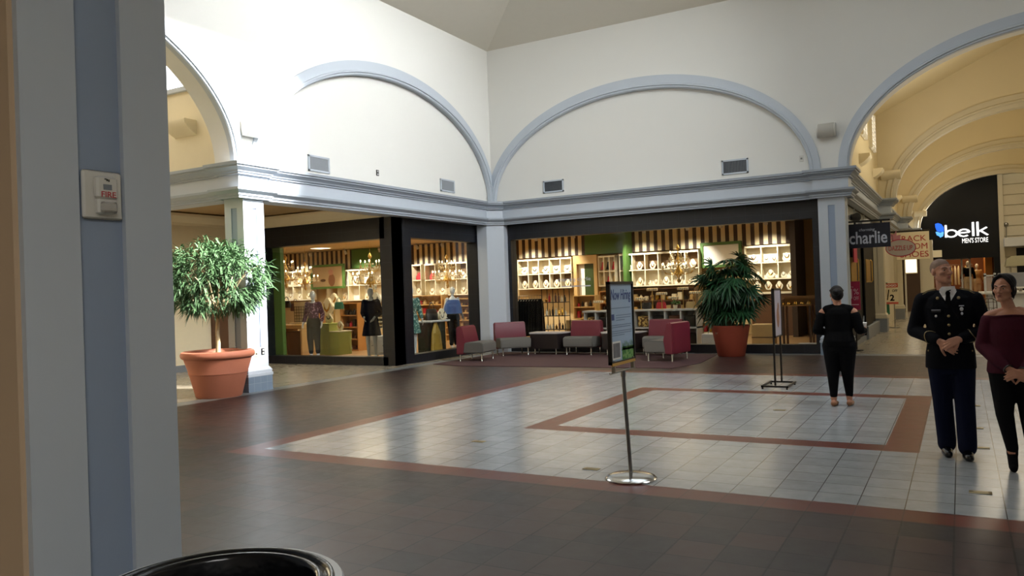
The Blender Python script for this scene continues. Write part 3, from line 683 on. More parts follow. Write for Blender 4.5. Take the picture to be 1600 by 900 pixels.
for i in range(11):
    a = i*2.4; e = .5+.5*random.random(); ln = .5+.35*random.random()
    p = Vector((.02, 0, 1.28+.02*i)); q = p+Vector((cos(a)*e, sin(a)*e, 1.0)).normalized()*ln
    r_ = q+Vector((cos(a)*e*.6, sin(a)*e*.6, .25))*.5
    mb.tube([p, (p+q)/2+Vector((0, 0, -.03)), q, r_], [.024, .018, .012, .006], 6); br += [q, r_, (q+r_)/2]
mb.build('trunk', 'bark', t)
mb = MB(); rn = random.Random(3)
def crown(p):  # mop-head outline measured from the picture
    return None
tips = []
for i in range(360):
    u = rn.uniform(-1, 1); a = rn.uniform(0, 2*pi); rr = rn.uniform(.45, 1)**.5
    x = .84*rr*math.sqrt(1-u*u)*cos(a); y = .94*rr*math.sqrt(1-u*u)*sin(a); z = 2.02+.62*rr*u
    if z < 1.55 and math.hypot(x, y) < .3: continue
    tips.append(Vector((x, y, z)))
for p in tips:
    o = (p-Vector((0, 0, 1.75))).normalized()
    for k in range(rn.randint(11, 16)):
        d = (o*.55+Vector((rn.gauss(0, .6), rn.gauss(0, .6), rn.gauss(-.25, .45)))).normalized()
        foliage_leaf(mb, p+Vector((rn.gauss(0, .05), rn.gauss(0, .05), rn.gauss(0, .05))), d, Vector((rn.gauss(0, .4), rn.gauss(0, .4), 1)).normalized(), rn.uniform(.14, .24), rn.uniform(.011, .017), rn.uniform(.2, .9))
mb.build('foliage', 'leaf', t, sharp=0, recalc=False)
mb = MB()
for k in range(14):
    a = rn.uniform(0, 6.28); foliage_leaf(mb, Vector((.4*cos(a)*rn.random(), .4*sin(a)*rn.random(), .745)), Vector((cos(a*3), sin(a*3), .15)), Vector((0, 0, 1)), .14, .016, .1)
mb.build('fallen_leaf', 'leaf', t, sharp=0, recalc=False)['kind'] = 'stuff'
# potted lady palm before the back window
t = thing('potted_palm', 'dark green fan palm in a plain terracotta pot before the back shop window', 'potted plant', (-4.56, 17.98, 0))
mb = MB(); mb.lathe([(0, 0), (.29, 0), (.30, .01), (.425, .68), (.43, .70), (.405, .70), (.385, .62), (0, .62)], 40); mb.build('pot', 'terrad', t, sharp=35)
mb = MB(); mb.lathe([(.39, .63), (.2, .66), (0, .665)], 20); mb.build('soil', 'soil', t)
mc, ml = MB(), MB(); rn = random.Random(11)
def fan(p, d, n, L, nb):
    s = d.cross(n).normalized(); n = s.cross(d)
    for k in range(nb):
        a = R(-105+210*k/(nb-1))
        dd = (d*cos(a)+s*sin(a)).normalized(); l_ = L*(.75+.25*cos(a))*rn.uniform(.9, 1.1); w = .024*L/.4
        ss = dd.cross(n).normalized(); pts = []
        for q, wd, dr in ((.05, .25, 0), (.35, 1, .02), (.7, .8, .13), (1, .08, .34)):
            c_ = p+dd*l_*q-Vector((0, 0, dr*l_)); pts.append((ml.v(c_+ss*w*wd), ml.v(c_-n*w*.35*wd), ml.v(c_-ss*w*wd)))
        for A, B in zip(pts, pts[1:]): ml.f((A[0], B[0], B[1], A[1])); ml.f((A[1], B[1], B[2], A[2]))
for i in range(24):
    a = i*2.399; r0 = .06+.22*((i*.618) % 1); x, y = r0*cos(a), r0*sin(a); h = 1.05+1.18*((i*.377) % 1)
    lean = Vector((cos(a), sin(a), 0))*.12
    mc.tube([(x, y, .64), Vector((x, y, .64+(h-.64)*.5))+lean*.3, Vector((x, y, h))+lean], .013, 6)
    for k in range(6):
        b = a+k*2.2+rn.uniform(-.3, .3); st_ = Vector((x, y, h-.12*k*.9))+lean
        up = .75-.20*k+rn.uniform(-.1, .2); d = Vector((cos(b), sin(b), up)).normalized(); pl = rn.uniform(.20, .46)
        e = st_+d*pl
        d2 = Vector((cos(b)*.75, sin(b)*.75, min(.25, up-.75))).normalized()
        
        if e.z < .92 or (e.z > 2.15 and math.hypot(e.x, e.y) > .38) or (e.z < 1.1 and math.hypot(e.x, e.y) > .62): continue
        mc.tube([st_, st_+d*pl*.5+Vector((0, 0, .02)), e], .006, 5)
        nn = Vector((cos(b)*.8+rn.gauss(0, .35), sin(b)*.8+rn.gauss(0, .35), .7+rn.gauss(0, .3))).normalized()
        fan(e, d2, nn, rn.uniform(.34, .46), rn.randint(9, 12))
mc.build('cane', 'stalk', t); ml.build('foliage', 'palm', t, sharp=0, recalc=False)
# carpet and seating before the corner
mb = MB(); mb.prism([(-10.70, 15.0), (-9.9, 14.75), (-5.0, 15.05), (-4.75, 16.2), (-4.95, 18.3), (-10.70, 18.3)], 0, .012, 'z'); o = mb.build('carpet', 'rug'); tag(o, 'dark burgundy carpet under the lounge seats in the corner', 'carpet')
def make_seat():
    t = thing('lounge_seat', '', 'lounge seat', (0, 0, 0), 0, 'burgundy lounge seats in the corner')
    mb = MB(); w = .40; P = [(-.30, .16), (.335, .16), (.35, .19), (.35, .40), (.31, .44), (-.31, .455), (-.345, .43), (-.35, .2)]
    # seat cushion: section in y-z, front at -y
    c = [(-.36, .20), (-.365, .38), (-.34, .43), (-.28, .452), (.2, .44), (.2, .19), (-.33, .19)]
    mb.prism(c, -w, w, 'x'); bmesh.ops.bevel(mb.bm, geom=[e for e in mb.bm.edges], offset=.018, segments=2, affect='EDGES'); mb.build('seat', 'seat', t, sharp=50)
    mb = MB(); b = [(.14, .16), (.10, .44), (.19, .82), (.235, .835), (.30, .83), (.335, .80), (.34, .16)]
    mb.prism(b, -w-.01, w+.01, 'x'); bmesh.ops.bevel(mb.bm, geom=[e for e in mb.bm.edges], offset=.02, segments=2, affect='EDGES'); mb.build('backrest', 'burg', t, sharp=50)
    for sx in (-1, 1):
        for y in (-.29, .27):
            mb = MB(); mb.lathe([(.022, .19), (.016, .02), (.022, .01), (.022, 0), (0, 0)], 12, (sx*(w-.07), y, 0)); mb.build('leg', 'chrome', t)
    return t
s0 = make_seat()
SE = [(-10.20, 16.10, R(98), 'burgundy lounge seat facing right in front of the side shop window'), (-10.02, 17.55, R(45), 'burgundy lounge seat set diagonally in front of the corner pier'),
      (-8.22, 17.98, 0, 'burgundy lounge seat between the two dark low tables'), (-6.15, 17.98, 0, 'burgundy lounge seat right of the second dark table, partly hidden'), (-5.62, 16.72, R(-97), 'burgundy lounge seat seen from its side, back towards the palm')]
for i, (x, y, a, lb) in enumerate(SE):
    o = s0 if i == 0 else copy_tree(s0)
    o.location = (x, y, .012); o.rotation_euler.z = a; o['label'] = lb
    if i == 4: o.scale = (1.12, 1, 1)
def low_table(x, y, rz, label):
    t = thing('low_table', label, 'table', (x, y, .012), rz, 'dark wedge tables between the seats')
    P = [(-.40, -.34), (.40, -.34), (.53, -.10), (.53, .34), (-.53, .34), (-.53, -.10)]
    mb = MB(); mb.prism([(u*.97, v*.97) for u, v in P], .15, .52, 'z'); mb.build('body', 'tabbody', t)
    mb = MB(); mb.prism(P, .522, .55, 'z'); mb.build('top', 'tabtop', t)
    for u, v in ((-.30, -.24), (.30, -.24), (.44, .26), (-.44, .26)):
        mb = MB(); mb.lathe([(.02, .15), (.016, .02), (.02, .01), (.02, 0), (0, 0)], 12, (u, v, 0)); mb.build('leg', 'chrome', t)
low_table(-9.19, 18.02, 0, 'dark low table standing left of the middle seat')
low_table(-7.20, 18.02, 0, 'dark low table standing right of the middle seat, behind the hiring sign')
# floor plates
for i, (px, py) in enumerate(((748, 690), (924, 733), (1532, 770), (1532, 700), (1218, 641), (1524, 669), (1521, 634), (915, 583))):
    p = atZ(px, py); mb = MB(); mb.box(-.075, .075, -.04, .04, .001, .006, .002); mb.box(-.05, .05, -.022, .022, .006, .008); o = mb.build('floor_outlet', 'uniform_metal', loc=(p.x, p.y, 0))
    tag(o, ('brass floor plate on white tiles left of the hiring sign', 'brass floor plate just left of the chrome sign base', 'brass floor plate closest to the red border by the couple', 'brass floor plate right of the soldier\'s shoes', 'brass floor plate inside the inner rectangle below the easel',
            'brass floor plate behind the couple, second from the far edge', 'brass floor plate behind the couple nearest the far edge', 'brass floor plate at the far left corner of the white tiles')[i], 'floor plate', 'brass floor plates')
# chrome hiring sign
t = thing('sign_stand', 'leaning chrome stand with the pale blue hiring poster', 'sign', (-2.47, 6.27, 0))
mb = MB(); mb.lathe([(0, 0), (.212, 0), (.216, .012), (.20, .028), (.16, .042), (.08, .052), (.02, .056), (0, .056)], 48, cap=False); mb.build('base', 'chrome', t)
tilt = Vector((-.022, -.045, .85)); top = Vector((0, 0, .05))+tilt
mb = MB(); mb.tube([(0, 0, .04), top], .0165, 14); mb.tube([top-Vector((0, 0, .03)), top+Vector((0, 0, .02))], .022, 12); mb.build('pole', 'steel', t)
bc = top+Vector((0, 0, .02))
mb = MB(); mb.box(bc.x-.012, bc.x+.012, bc.y-.27, bc.y+.27, bc.z-.004, bc.z+.004)
for k in (-.2, .23): mb.box(bc.x-.014, bc.x+.014, bc.y+k-.012, bc.y+k+.012, bc.z, bc.z+.10)
mb.build('bracket', 'steel', t)
z0 = bc.z+.07; y0, y1 = bc.y-.27, bc.y+.27
mb = MB(); ft = .022
for b in ((y0, y0+ft, z0, z0+.68), (y1-ft, y1, z0, z0+.68), (y0, y1, z0, z0+ft), (y0, y1, z0+.68-ft, z0+.68)): mb.box(bc.x-.016, bc.x+.016, b[0], b[1], b[2], b[3])
mb.box(bc.x-.014, bc.x-.004, y0+.01, y1-.01, z0+.01, z0+.67); mb.build('frame', 'iron', t)
ps = thing('poster', '', ''); del ps['label']; del ps['category']; ps.parent = t; ps.location = (bc.x+.004, (y0+y1)/2, z0); ps.rotation_euler.z = pi/2
bpy.data.objects.remove(ps)
mb = MB(); mb.box(bc.x-.004, bc.x+.004, y0+ft, y1-ft, z0+ft, z0+.68-ft); po = mb.build('poster', 'posterblue', t)
X0 = bc.x+.0045; W_ = y1-y0
put_text('Now Hiring', 'headline', 'posterb', po, X0, (y0+y1)/2+.0, z0+.50, w=W_*.82, h=.115, ext=.001, bold=.012, rot=pi/2, shear=.15)
mb = MB()
def line(v0, v1, zz, h): mb.box(X0-.0005, X0+.001, y0+W_*v0, y0+W_*v1, z0+zz, z0+zz+h)
line(.1, .88, .455, .007)
for zz, v0, v1 in ((.395, .28, .9), (.375, .28, .88), (.355, .28, .62), (.315, .1, .9), (.298, .1, .86), (.265, .1, .92), (.248, .1, .9), (.231, .1, .6)): line(v0, v1, zz, .006)
mb.build('small_print', mat('grey_print', '6f7f98', .6), po)
mb = MB(); mb.box(X0-.0005, X0+.001, y0+W_*.1, y0+W_*.2, z0+.36, z0+.41); mb.build('emblem', 'posterb', po)
mb = MB(); mb.box(X0-.0005, X0+.0008, y0+W_*.48, y1-ft, z0+ft, z0+.13)
for k in range(26):
    yy = y0+W_*(.46+.5*k/26); mb.prism([(yy, z0+.10), (yy+.022, z0+.10), (yy+.018-.02*((k*7) % 3-1), z0+.15+.03*((k*5) % 4)/3)], X0-.0005, X0+.0008, 'x')
mb.build('printed_grass', 'grass', po)
mb = MB(); mb.box(X0-.0005, X0+.0012, y0+W_*.08, y0+W_*.42, z0+.035, z0+.185); mb.mi = 1; mb.box(X0, X0+.0018, y0+W_*.11, y0+W_*.39, z0+.05, z0+.17); mb.build('portrait', ['paper', 'posterd'], po)
mb = MB(); mb.box(X0, X0+.012, y0+.01, y1-.01, z0-.012, z0+.012); mb.build('ledge', 'brass', t)
# black poster easel
t = thing('poster_easel', 'black two-pole poster stand on the far white tiles', 'sign', (-2.49, 12.68, 0))
mb = MB()
for b in ((-.21, .19, -.335, -.305), (-.21, .19, .305, .335), (-.21, -.18, -.335, .335), (.16, .19, -.335, .335)): mb.box(*b, .03, .055)
for x in (-.19, .17):
    for y in (-.32, .32): mb.box(x-.012, x+.012, y-.012, y+.012, 0, .03)
mb.build('base', 'iron', t)
for y in (-.24, .26):
    mb = MB(); mb.box(-.028, -.002, y-.013, y+.013, .05, 1.53); mb.build('pole', 'iron', t)
mb = MB()
for b in ((-.26, -.235, .78, 1.53), (.255, .28, .78, 1.53), (-.26, .28, .78, .80), (-.26, .28, 1.51, 1.53)): mb.box(-.005, .018, *b)
mb.build('frame', 'iron', t)
mb = MB(); mb.box(0, .008, -.235, .255, .80, 1.51); po = mb.build('poster', mat('poster_lilac', 'a9a3ae', .4, var=.2, scale=4), t)
mb = MB(); mb.ell((.009, .02, 1.08), (.003, .1, .16)); mb.ell((.009, .06, 1.24), (.003, .06, .07)); mb.build('picture', 'flat', po)
def hand(mb, w, d, n, curl=.5, side=1, spread=.1, tc=.3, sc=1.0):
    """palm, four fingers and a thumb from wrist w along d; n is where the palm faces; side +1: thumb on d x n"""
    w = Vector(w); d = Vector(d).normalized(); n = Vector(n); n = (n-d*n.dot(d)).normalized(); s = d.cross(n)*side
    for i in range(4):
        o = s*(.029-.0195*i)*sc; k = w+d*(.088-.005*abs(i-1))*sc+o
        mb.cap(w+d*.008*sc+o*.6, .0150*sc, k, .0118*sc, 8)
        p = k; a = -.05; L = (.95, 1.05, .98, .78)[i]; r = .0098*sc*(1, 1, .97, .88)[i]
        for j, (sl, ca) in enumerate(((.043, .55), (.028, .95), (.022, .7))):
            a += curl*ca; sp = spread*(1.5-i)*.5
            dd = (d*cos(a)+n*sin(a)+s*sp*(1-.3*j)).normalized(); q = p+dd*sl*L*sc
            mb.cap(p, r, q, r*.9, 8); p = q; r *= .93
    p = w+d*.026*sc+s*.026*sc; dd = (d*.62+s*.66+n*.3).normalized(); r = .0145*sc
    for sl in (.042, .031, .024):
        q = p+dd*sl*sc; mb.cap(p, r, q, r*.86, 8); p = q; r *= .86; dd = (dd+(n*.5+d*.5-s*.3)*tc).normalized()

# ------------------------------------------------------------------ inside the accessories shop
YB = 25.45
def make_bust(neck, kind=0):
    t = thing('necklace_bust', '', 'display bust')
    mb = MB(); P = [(-.035, .25), (.035, .25), (.045, .19), (.10, .15), (.105, .11), (.05, .03), (.045, 0), (-.045, 0), (-.05, .03), (-.105, .11), (-.10, .15), (-.045, .19)] if kind == 0 else \
        [(-.05, .20), (-.02, .235), (.02, .235), (.05, .20), (.06, .16), (.115, .12), (.12, .07), (.06, 0), (-.06, 0), (-.12, .07), (-.115, .12), (-.06, .16)]
    mb.prism(P, -.02, .03, 'y'); bmesh.ops.bevel(mb.bm, geom=[e for e in mb.bm.edges], offset=.012, segments=2, affect='EDGES')
    mb.build('form', 'bust', t, sharp=60)
    mb = MB(); n = 14; w, dp = ((.05, .10), (.055, .075))[kind]
    mb.tube([(w*cos(pi+pi*k/n), -.028, .175+dp*sin(pi+pi*k/n)) for k in range(n+1)], [.006+.007*sin(pi*k/n) for k in range(n+1)], 6)
    if kind == 0: mb.ell((0, -.03, .07), (.015, .008, .02), 8, 6)
    mb.build('necklace', neck, t)
    return t
BUSTS = [make_bust('gold', 0), make_bust('jet', 1), make_bust('gold', 1), make_bust('jet', 0)]
first_use = [True]*4
def bust(k, x, y, z, label, s=1.0, rz=0):
    o = BUSTS[k] if first_use[k] else copy_tree(BUSTS[k]); first_use[k] = False
    o.location = (x, y, z); o.rotation_euler.z = rz; o.scale = (s, s, s); o['label'] = label; o['group'] = 'necklace busts in the shop'
def cubby(px0, px1, pyt, pyb, cols, rows, backs, label, where, fill, name='cubby_shelf', ds=1.0):
    a = atY(px0, (pyt+pyb)/2, YB); b = atY(px1, (pyt+pyb)/2, YB)
    z1 = (atY(px0, pyt, YB).z+atY(px1, pyt-(px1-px0)*.055, YB).z)/2; z0 = atY(px0, pyb, YB).z
    x0, x1 = a.x, b.x; W = x1-x0; H = z1-z0
    t = thing(name, label, 'shelf', (x0, YB, z0)); th = .032
    mb = MB()
    for i in range(cols+1):
        x = W*i/cols; mb.box(max(0, x-th/2), min(W, x+th/2), 0, .33, 0, H)
    for j in range(rows+1):
        z = H*j/rows; mb.box(0, W, .003, .33, max(0, z-th/2)-(.02 if j == 0 else 0), min(H, z+th/2)+(.04 if j == rows else 0))
    mb.build('frame', 'shelf', t)
    for j in range(rows):
        mb = MB(); mb.box(.01, W-.01, .31, .328, H*j/rows, H*(j+1)/rows); mb.build('back_panel', backs[rows-1-j], t)
    for j in range(rows):
        for i in range(cols):
            f = fill(i, j) if fill else None
            if f is None: continue
            lb = 'ivory bust, %s row, %s cell of %s' % ('upper' if j == 0 else 'lower', ORD[i], where)
            for m_, (k, dx, s) in enumerate(f):
                bust(k, x0+W*(i+.5)/cols+dx, YB+.14, z0+H*(rows-1-j)/rows+th/2+.001, lb if len(f) == 1 else lb.replace('ivory', 'left ivory' if m_ == 0 else 'right ivory'), s*ds)
    return t, x0, x1, z0, z1
cubby(809, 893, 408, 452, 5, 2, ['cellw', 'cellb'], 'ivory cubby wall unit left of the shop mirror frame', 'the cubby unit left of the mirror', lambda i, j: [(1 if j == 0 else 0, 0, 1.15)])
_, xa, xb, za, zb_ = cubby(935, 961, 402, 447, 3, 2, ['cellw', 'cellw'], 'narrow white-backed cubby unit beside the green post', 'the narrow unit', None)
for i, (px, py, m) in enumerate(((938.5, 418, 'redc'), (947, 419, 'blackb'), (955, 418, 'redc'), (940, 442, 'khaki'), (947.5, 443, 'redc'), (956, 443, 'khaki'))):
    p = Vector((xa+(xb-xa)*(i % 3+.5)/3, YB+.17, za+(zb_-za)*(.5 if i < 3 else 0)+.14)); mb = MB(); mb.lathe([(.0, .26), (.03, .25), (.04, .16), (.085, .0), (.07, -.015), (0, -.01)], 10, sy=.35); o = mb.build('scarf', m, loc=(p.x, p.y, p.z-.06))
    tag(o, ('red tassel scarf hung in the upper left cell of the narrow unit', 'black scarf hung in the upper middle cell of the narrow unit', 'red scarf in the upper right cell beside the green post', 'tan scarf in the lower left cell of the narrow unit', 'red scarf in the lower middle cell of the narrow unit', 'tan scarf in the lower right cell beside the green post')[i], 'scarf', 'scarves in the narrow unit')
cubby(968, 1092, 399, 448, 6, 2, ['cellb', 'cellw'], 'long ivory cubby wall unit behind the right chandelier', 'the long cubby unit behind the right chandelier', lambda i, j: [(0, 0, 1.1)] if (i+j) % 3 else [(2, -.10, .72), (0, .10, .78)])
_, dx0, dx1, dz0, dz1 = cubby(1164, 1242, 387, 437, 3, 2, ['cellw', 'cellw'], 'brightly lit white cubby unit right of the palm', 'the lit unit right of the palm', lambda i, j: [(2, 0, 1.2)] if (i+j) % 2 == 0 else [(1, -.12, .82), (0, .12, .88)])
CE = cubby(664, 747, 414, 462, 5, 2, ['cellb', 'cellw'], 'ivory cubby unit seen through the side window behind the chandelier', 'the cubby unit seen through the side window', lambda i, j: None if (i == 0 and j == 0) else [(2, 0, 1.15)])
CF = cubby(630, 658, 416, 462, 2, 2, ['cellb', 'cellw'], 'narrow cubby unit left of the green strip in the side window', 'the narrow unit in the side window', lambda i, j: [(2, 0, 1.1)] if j else None)
cubby(527, 597, 424, 470, 4, 2, ['cellw', 'cellw'], 'white cubby unit behind the navy-dressed mannequin', 'the white unit behind the navy-dressed mannequin', lambda i, j: [(0, 0, 1.1)] if (i+j) % 2 else None)
cubby(430, 486, 427, 470, 4, 2, ['shopwall', 'cellw'], 'tan cubby unit at the far left behind two chandeliers', 'the far left cubby unit', lambda i, j: [(2, 0, 1.1)])
for i, (px, py, lb) in enumerate(((648, 433, 'red garment folded in the narrow cubby cell of the side window'), (670.5, 433, 'red scarf filling the first upper cell of the side window cubby unit'))):
    u_ = (CE, CF)[1-i]; n_ = (5, 2)[1-i]; j_ = (0, 1)[1-i]; p = Vector((u_[1]+(u_[2]-u_[1])*(j_+.5)/n_, YB+.16, (u_[3]+u_[4])/2+.13)); mb = MB(); mb.loft([(0, 0, -.14, .115, .06), (0, 0, .0, .11, .06), (.03, 0, .1, .06, .05), (.04, 0, .15, .03, .03)], 14, 3); o = mb.build('scarf', 'redc', loc=p+Vector((0, 0, .03))); tag(o, lb, 'scarf')
# necklaces row under the lit unit
for i in range(4):
    p = atY(1184+i*17, 450, YB-.1); bust(0, p.x, p.y, p.z-.06, ORD[i]+' bust from the left in the low row under the lit unit', 1.1)
p0, p1 = atY(1172, 453, YB-.3), atY(1243, 453, YB)
t = thing('wall_counter', 'low wooden counter under the lit cubby unit right of the palm', 'counter', (p0.x, YB-.35, 0))
mb = MB(); mb.box(0, p1.x-p0.x, 0, .5, p0.z-.14, p0.z-.08); mb.build('top', 'shelf', t); mb = MB(); mb.box(.03, p1.x-p0.x-.03, .04, .5, 0, p0.z-.14); mb.build('body', 'dkwood', t)
# wooden mirror frame with the green back room in it
a, b = atY(895, 400, YB+.1), atY(935.5, 500, YB+.1)
t = thing('mirror_frame', 'wide honey-wood frame with a dark green opening between two cubby units', 'frame', (a.x, YB+.1, 0)); W = b.x-a.x; H = a.z
mb = MB(); mb.box(0, W*.14, 0, .3, .0, H); mb.box(W*.86, W, 0, .3, 0, H); mb.box(W*.14, W*.86, 0, .3, H-.30, H); mb.box(W*.14, W*.86, 0, .3, 0, 1.35); mb.build('surround', 'maple', t)
mb = MB(); mb.box(W*.14, W*.38, .2, .22, 1.35, H-.3); mb.build('lit_panel', 'cellw', t)
mb = MB(); mb.box(W*.38, W*.86, .2, .22, 1.35, H-.3); mb.build('mirror', mat('dark_green_glass', '3a4a2a', .15, var=.4, scale=2), t)
def framed(px0, py0, px1, py1, fm_, im, label, name='framed_panel', fw=.09, dy=.3):
    a, b = atY(px0, py0, YB+dy), atY(px1, py1, YB+dy); W, H = b.x-a.x, a.z-b.z
    t = thing(name, label, 'picture', (a.x, YB+dy, b.z)); mb = MB()
    for q in ((0, fw, 0, H), (W-fw, W, 0, H), (fw, W-fw, 0, fw), (fw, W-fw, H-fw, H)): mb.box(q[0], q[1], -.06, .04, q[2], q[3])
    mb.build('frame', fm_, t); mb = MB(); mb.box(fw, W-fw, -.01, .03, fw, H-fw); o = mb.build('picture', im, t); return t, o, W, H
framed(1094.5, 380, 1160, 416, 'green', 'cellw', 'green-framed white light panel above the palm')
framed(794, 398, 808, 440, 'green', 'cellw', 'small green-framed white panel at the left end of the back window')
t, o, W, H = framed(486, 415, 539, 450, 'green', mat('photo_tan', 'B59A72', .6, var=.2, scale=2), 'green-framed poster on the far wall behind the plum-topped mannequin', dy=-.12)
mb = MB(); mb.ell((W*.62, -.012, H*.35), (W*.10, .004, H*.26)); mb.mi = 1; mb.ell((W*.6, -.014, H*.68), (W*.07, .004, H*.13)); mb.mi = 2; mb.ell((W*.36, -.012, H*.35), (W*.08, .004, H*.06)); mb.build('figure_print', ['flat', 'skin', 'dkwood'], o)

# chandeliers
def make_chandelier():
    t = thing('chandelier', '', 'chandelier', group='crystal chandeliers in the shop')
    mb = MB(); mb.tube([(0, 0, .62), (0, 0, 1.9)], .006, 6); mb.build('chain', 'brass', t)
    mb = MB(); mb.lathe([(0, -.36), (.03, -.34), (.05, -.28), (.03, -.22), (.06, -.16), (.12, -.10), (.10, -.02), (.03, .06), (.02, .2), (.05, .26), (.02, .34), (.015, .5), (.05, .56), (.02, .64), (0, .66)], 14)
    for lv, n, r, z in ((0, 8, .43, 0), (1, 5, .24, .30)):
        for k in range(n):
            a = 2*pi*k/n+lv*.3; c, s = cos(a), sin(a)
            mb.tube([(.03*c, .03*s, z-.04), (r*.4*c, r*.4*s, z-.13), (r*.8*c, r*.8*s, z-.10), (r*c, r*s, z+.0), (r*c, r*s, z+.03)], .009, 6)
            mb.lathe([(.012, z+.02), (.036, z+.035), (.034, z+.04), (.01, z+.04)], 8, (r*c, r*s, 0))
    mb.build('frame', 'brass', t)
    mc, m2, m3 = MB(), MB(), MB()
    for lv, n, r, z in ((0, 8, .43, 0), (1, 5, .24, .30)):
        for k in range(n):
            a = 2*pi*k/n+lv*.3; c, s = cos(a), sin(a)
            mc.tube([(r*c, r*s, z+.04), (r*c, r*s, z+.12)], .011, 6); m2.ell((r*c, r*s, z+.15), (.014, .014, .032), 8, 6)
            for j in range(4): m3.ell((r*c+.035*cos(j*1.57), r*s+.035*sin(j*1.57), z-.03), (.012, .012, .045), 6, 4)
            for j in range(1, 5):
                q = j/5; m3.ell((c*(r*(1-q)+.05*q), s*(r*(1-q)+.05*q), z+.02-.12*sin(pi*q)+.16*q), (.013, .013, .020), 6, 4)
    for k in range(26): a = k*.314*2; m3.ell((.13*cos(a), .13*sin(a), -.17-.03*(k % 3)), (.014, .014, .036), 6, 4)
    for k in range(40): a = k*2.4; r_ = .10+.26*((k*.618) % 1); m3.ell((r_*cos(a), r_*sin(a), .18*(1-r_/.36)+.02), (.013, .013, .022), 6, 4)
    for k in range(12): a = k*.5236; m3.ell((.06*cos(a), .06*sin(a), .22+.02*(k % 2)), (.009, .009, .03), 6, 4)
    mc.build('candle', 'cream', t); m2.build('bulb', 'bulb', t); m3.build('crystals', 'crystal', t)
    return t
c0 = make_chandelier()
for i, (px, py, Y, s, lb) in enumerate(((447, 432, 17.6, 1.0, 'chandelier hanging at the far left of the left shop window'), (477, 438, 19.4, .95, 'chandelier second from the left in the left shop window'), (579, 436, 16.2, 1.05, 'chandelier above the navy-dressed mannequin'),
        (699, 432, 20.5, 1.05, 'chandelier seen through the narrow side window'), (1060, 421, 21.0, 1.05, 'chandelier in the back window left of the palm'))):
    p = atY(px, py, Y); o = c0 if i == 0 else copy_tree(c0); o.location = p; o.scale = (s, s, s); o['label'] = lb
    for ch in o.children:
        if ch.name.startswith('chain'): ch.scale.z = 1
# ceiling lights and track heads
for i, (x, y) in enumerate(((-14.2, 16.2), (-15.6, 18.4), (-17.0, 20.6), (-20.0, 21.0), (-18.6, 24.0), (-22.5, 24.0), (-13.2, 19.2), (-13.0, 22.0), (-9.2, 21), (-6.0, 21))):
    t = thing('ceiling_light', 'square ceiling light in the shop, '+('nearest the left window', 'second from the left window', 'third from the left window', 'deep inside behind the poster', 'close to the striped frieze', 'farthest left at the back', 'inside the corner between the windows', 'behind the narrow side window', 'behind the back window centre', 'behind the back window\'s right part')[i], 'ceiling light', (x, y, 3.68), 0, 'shop ceiling lights')
    mb = MB(); mb.box(-.32, .32, -.32, .32, -.02, 0); mb.build('frame', 'shelf', t); mb = MB(); mb.box(-.28, .28, -.28, .28, -.026, -.02); mb.build('diffuser', 'lampl', t)
for i, x in enumerate((-5.2, -6.6, -7.7, -9.2, -11.8, -13.3, -16.3, -17.4, -18.6, -20.5, -22.3, -24.3)):
    t = thing('track_light', ORD[::-1][i]+' track spotlight from the left along the striped frieze', 'spotlight', (x, 25.2, 3.68), 0, 'track spotlights along the frieze')
    mb = MB(); mb.tube([(0, 0, 0), (0, 0, -.12)], .012, 6); mb.build('stem', 'ltgrey', t)
    mb = MB(); mb.tube([(0, .02, -.10), (0, .10, -.22)], [.05, .06], 12); mb.build('head', 'ltgrey', t)

# lettering on the back window
t0 = put_text('charming charlie', 'window_lettering', 'silver', None, 0, 0, 0, w=.95, ext=.002); q = atY(897, 441, 18.815); t0.location = q; tag(t0, 'small pale shop name on the back window glass', 'lettering')
q = atY(900, 448, 18.815); t0 = MB(); t0.box(-.42, .42, -.002, 0, 0, .03); t0 = t0.build('window_lettering', 'silver', loc=q); tag(t0, 'thin pale line of print under the shop name on the glass', 'lettering')

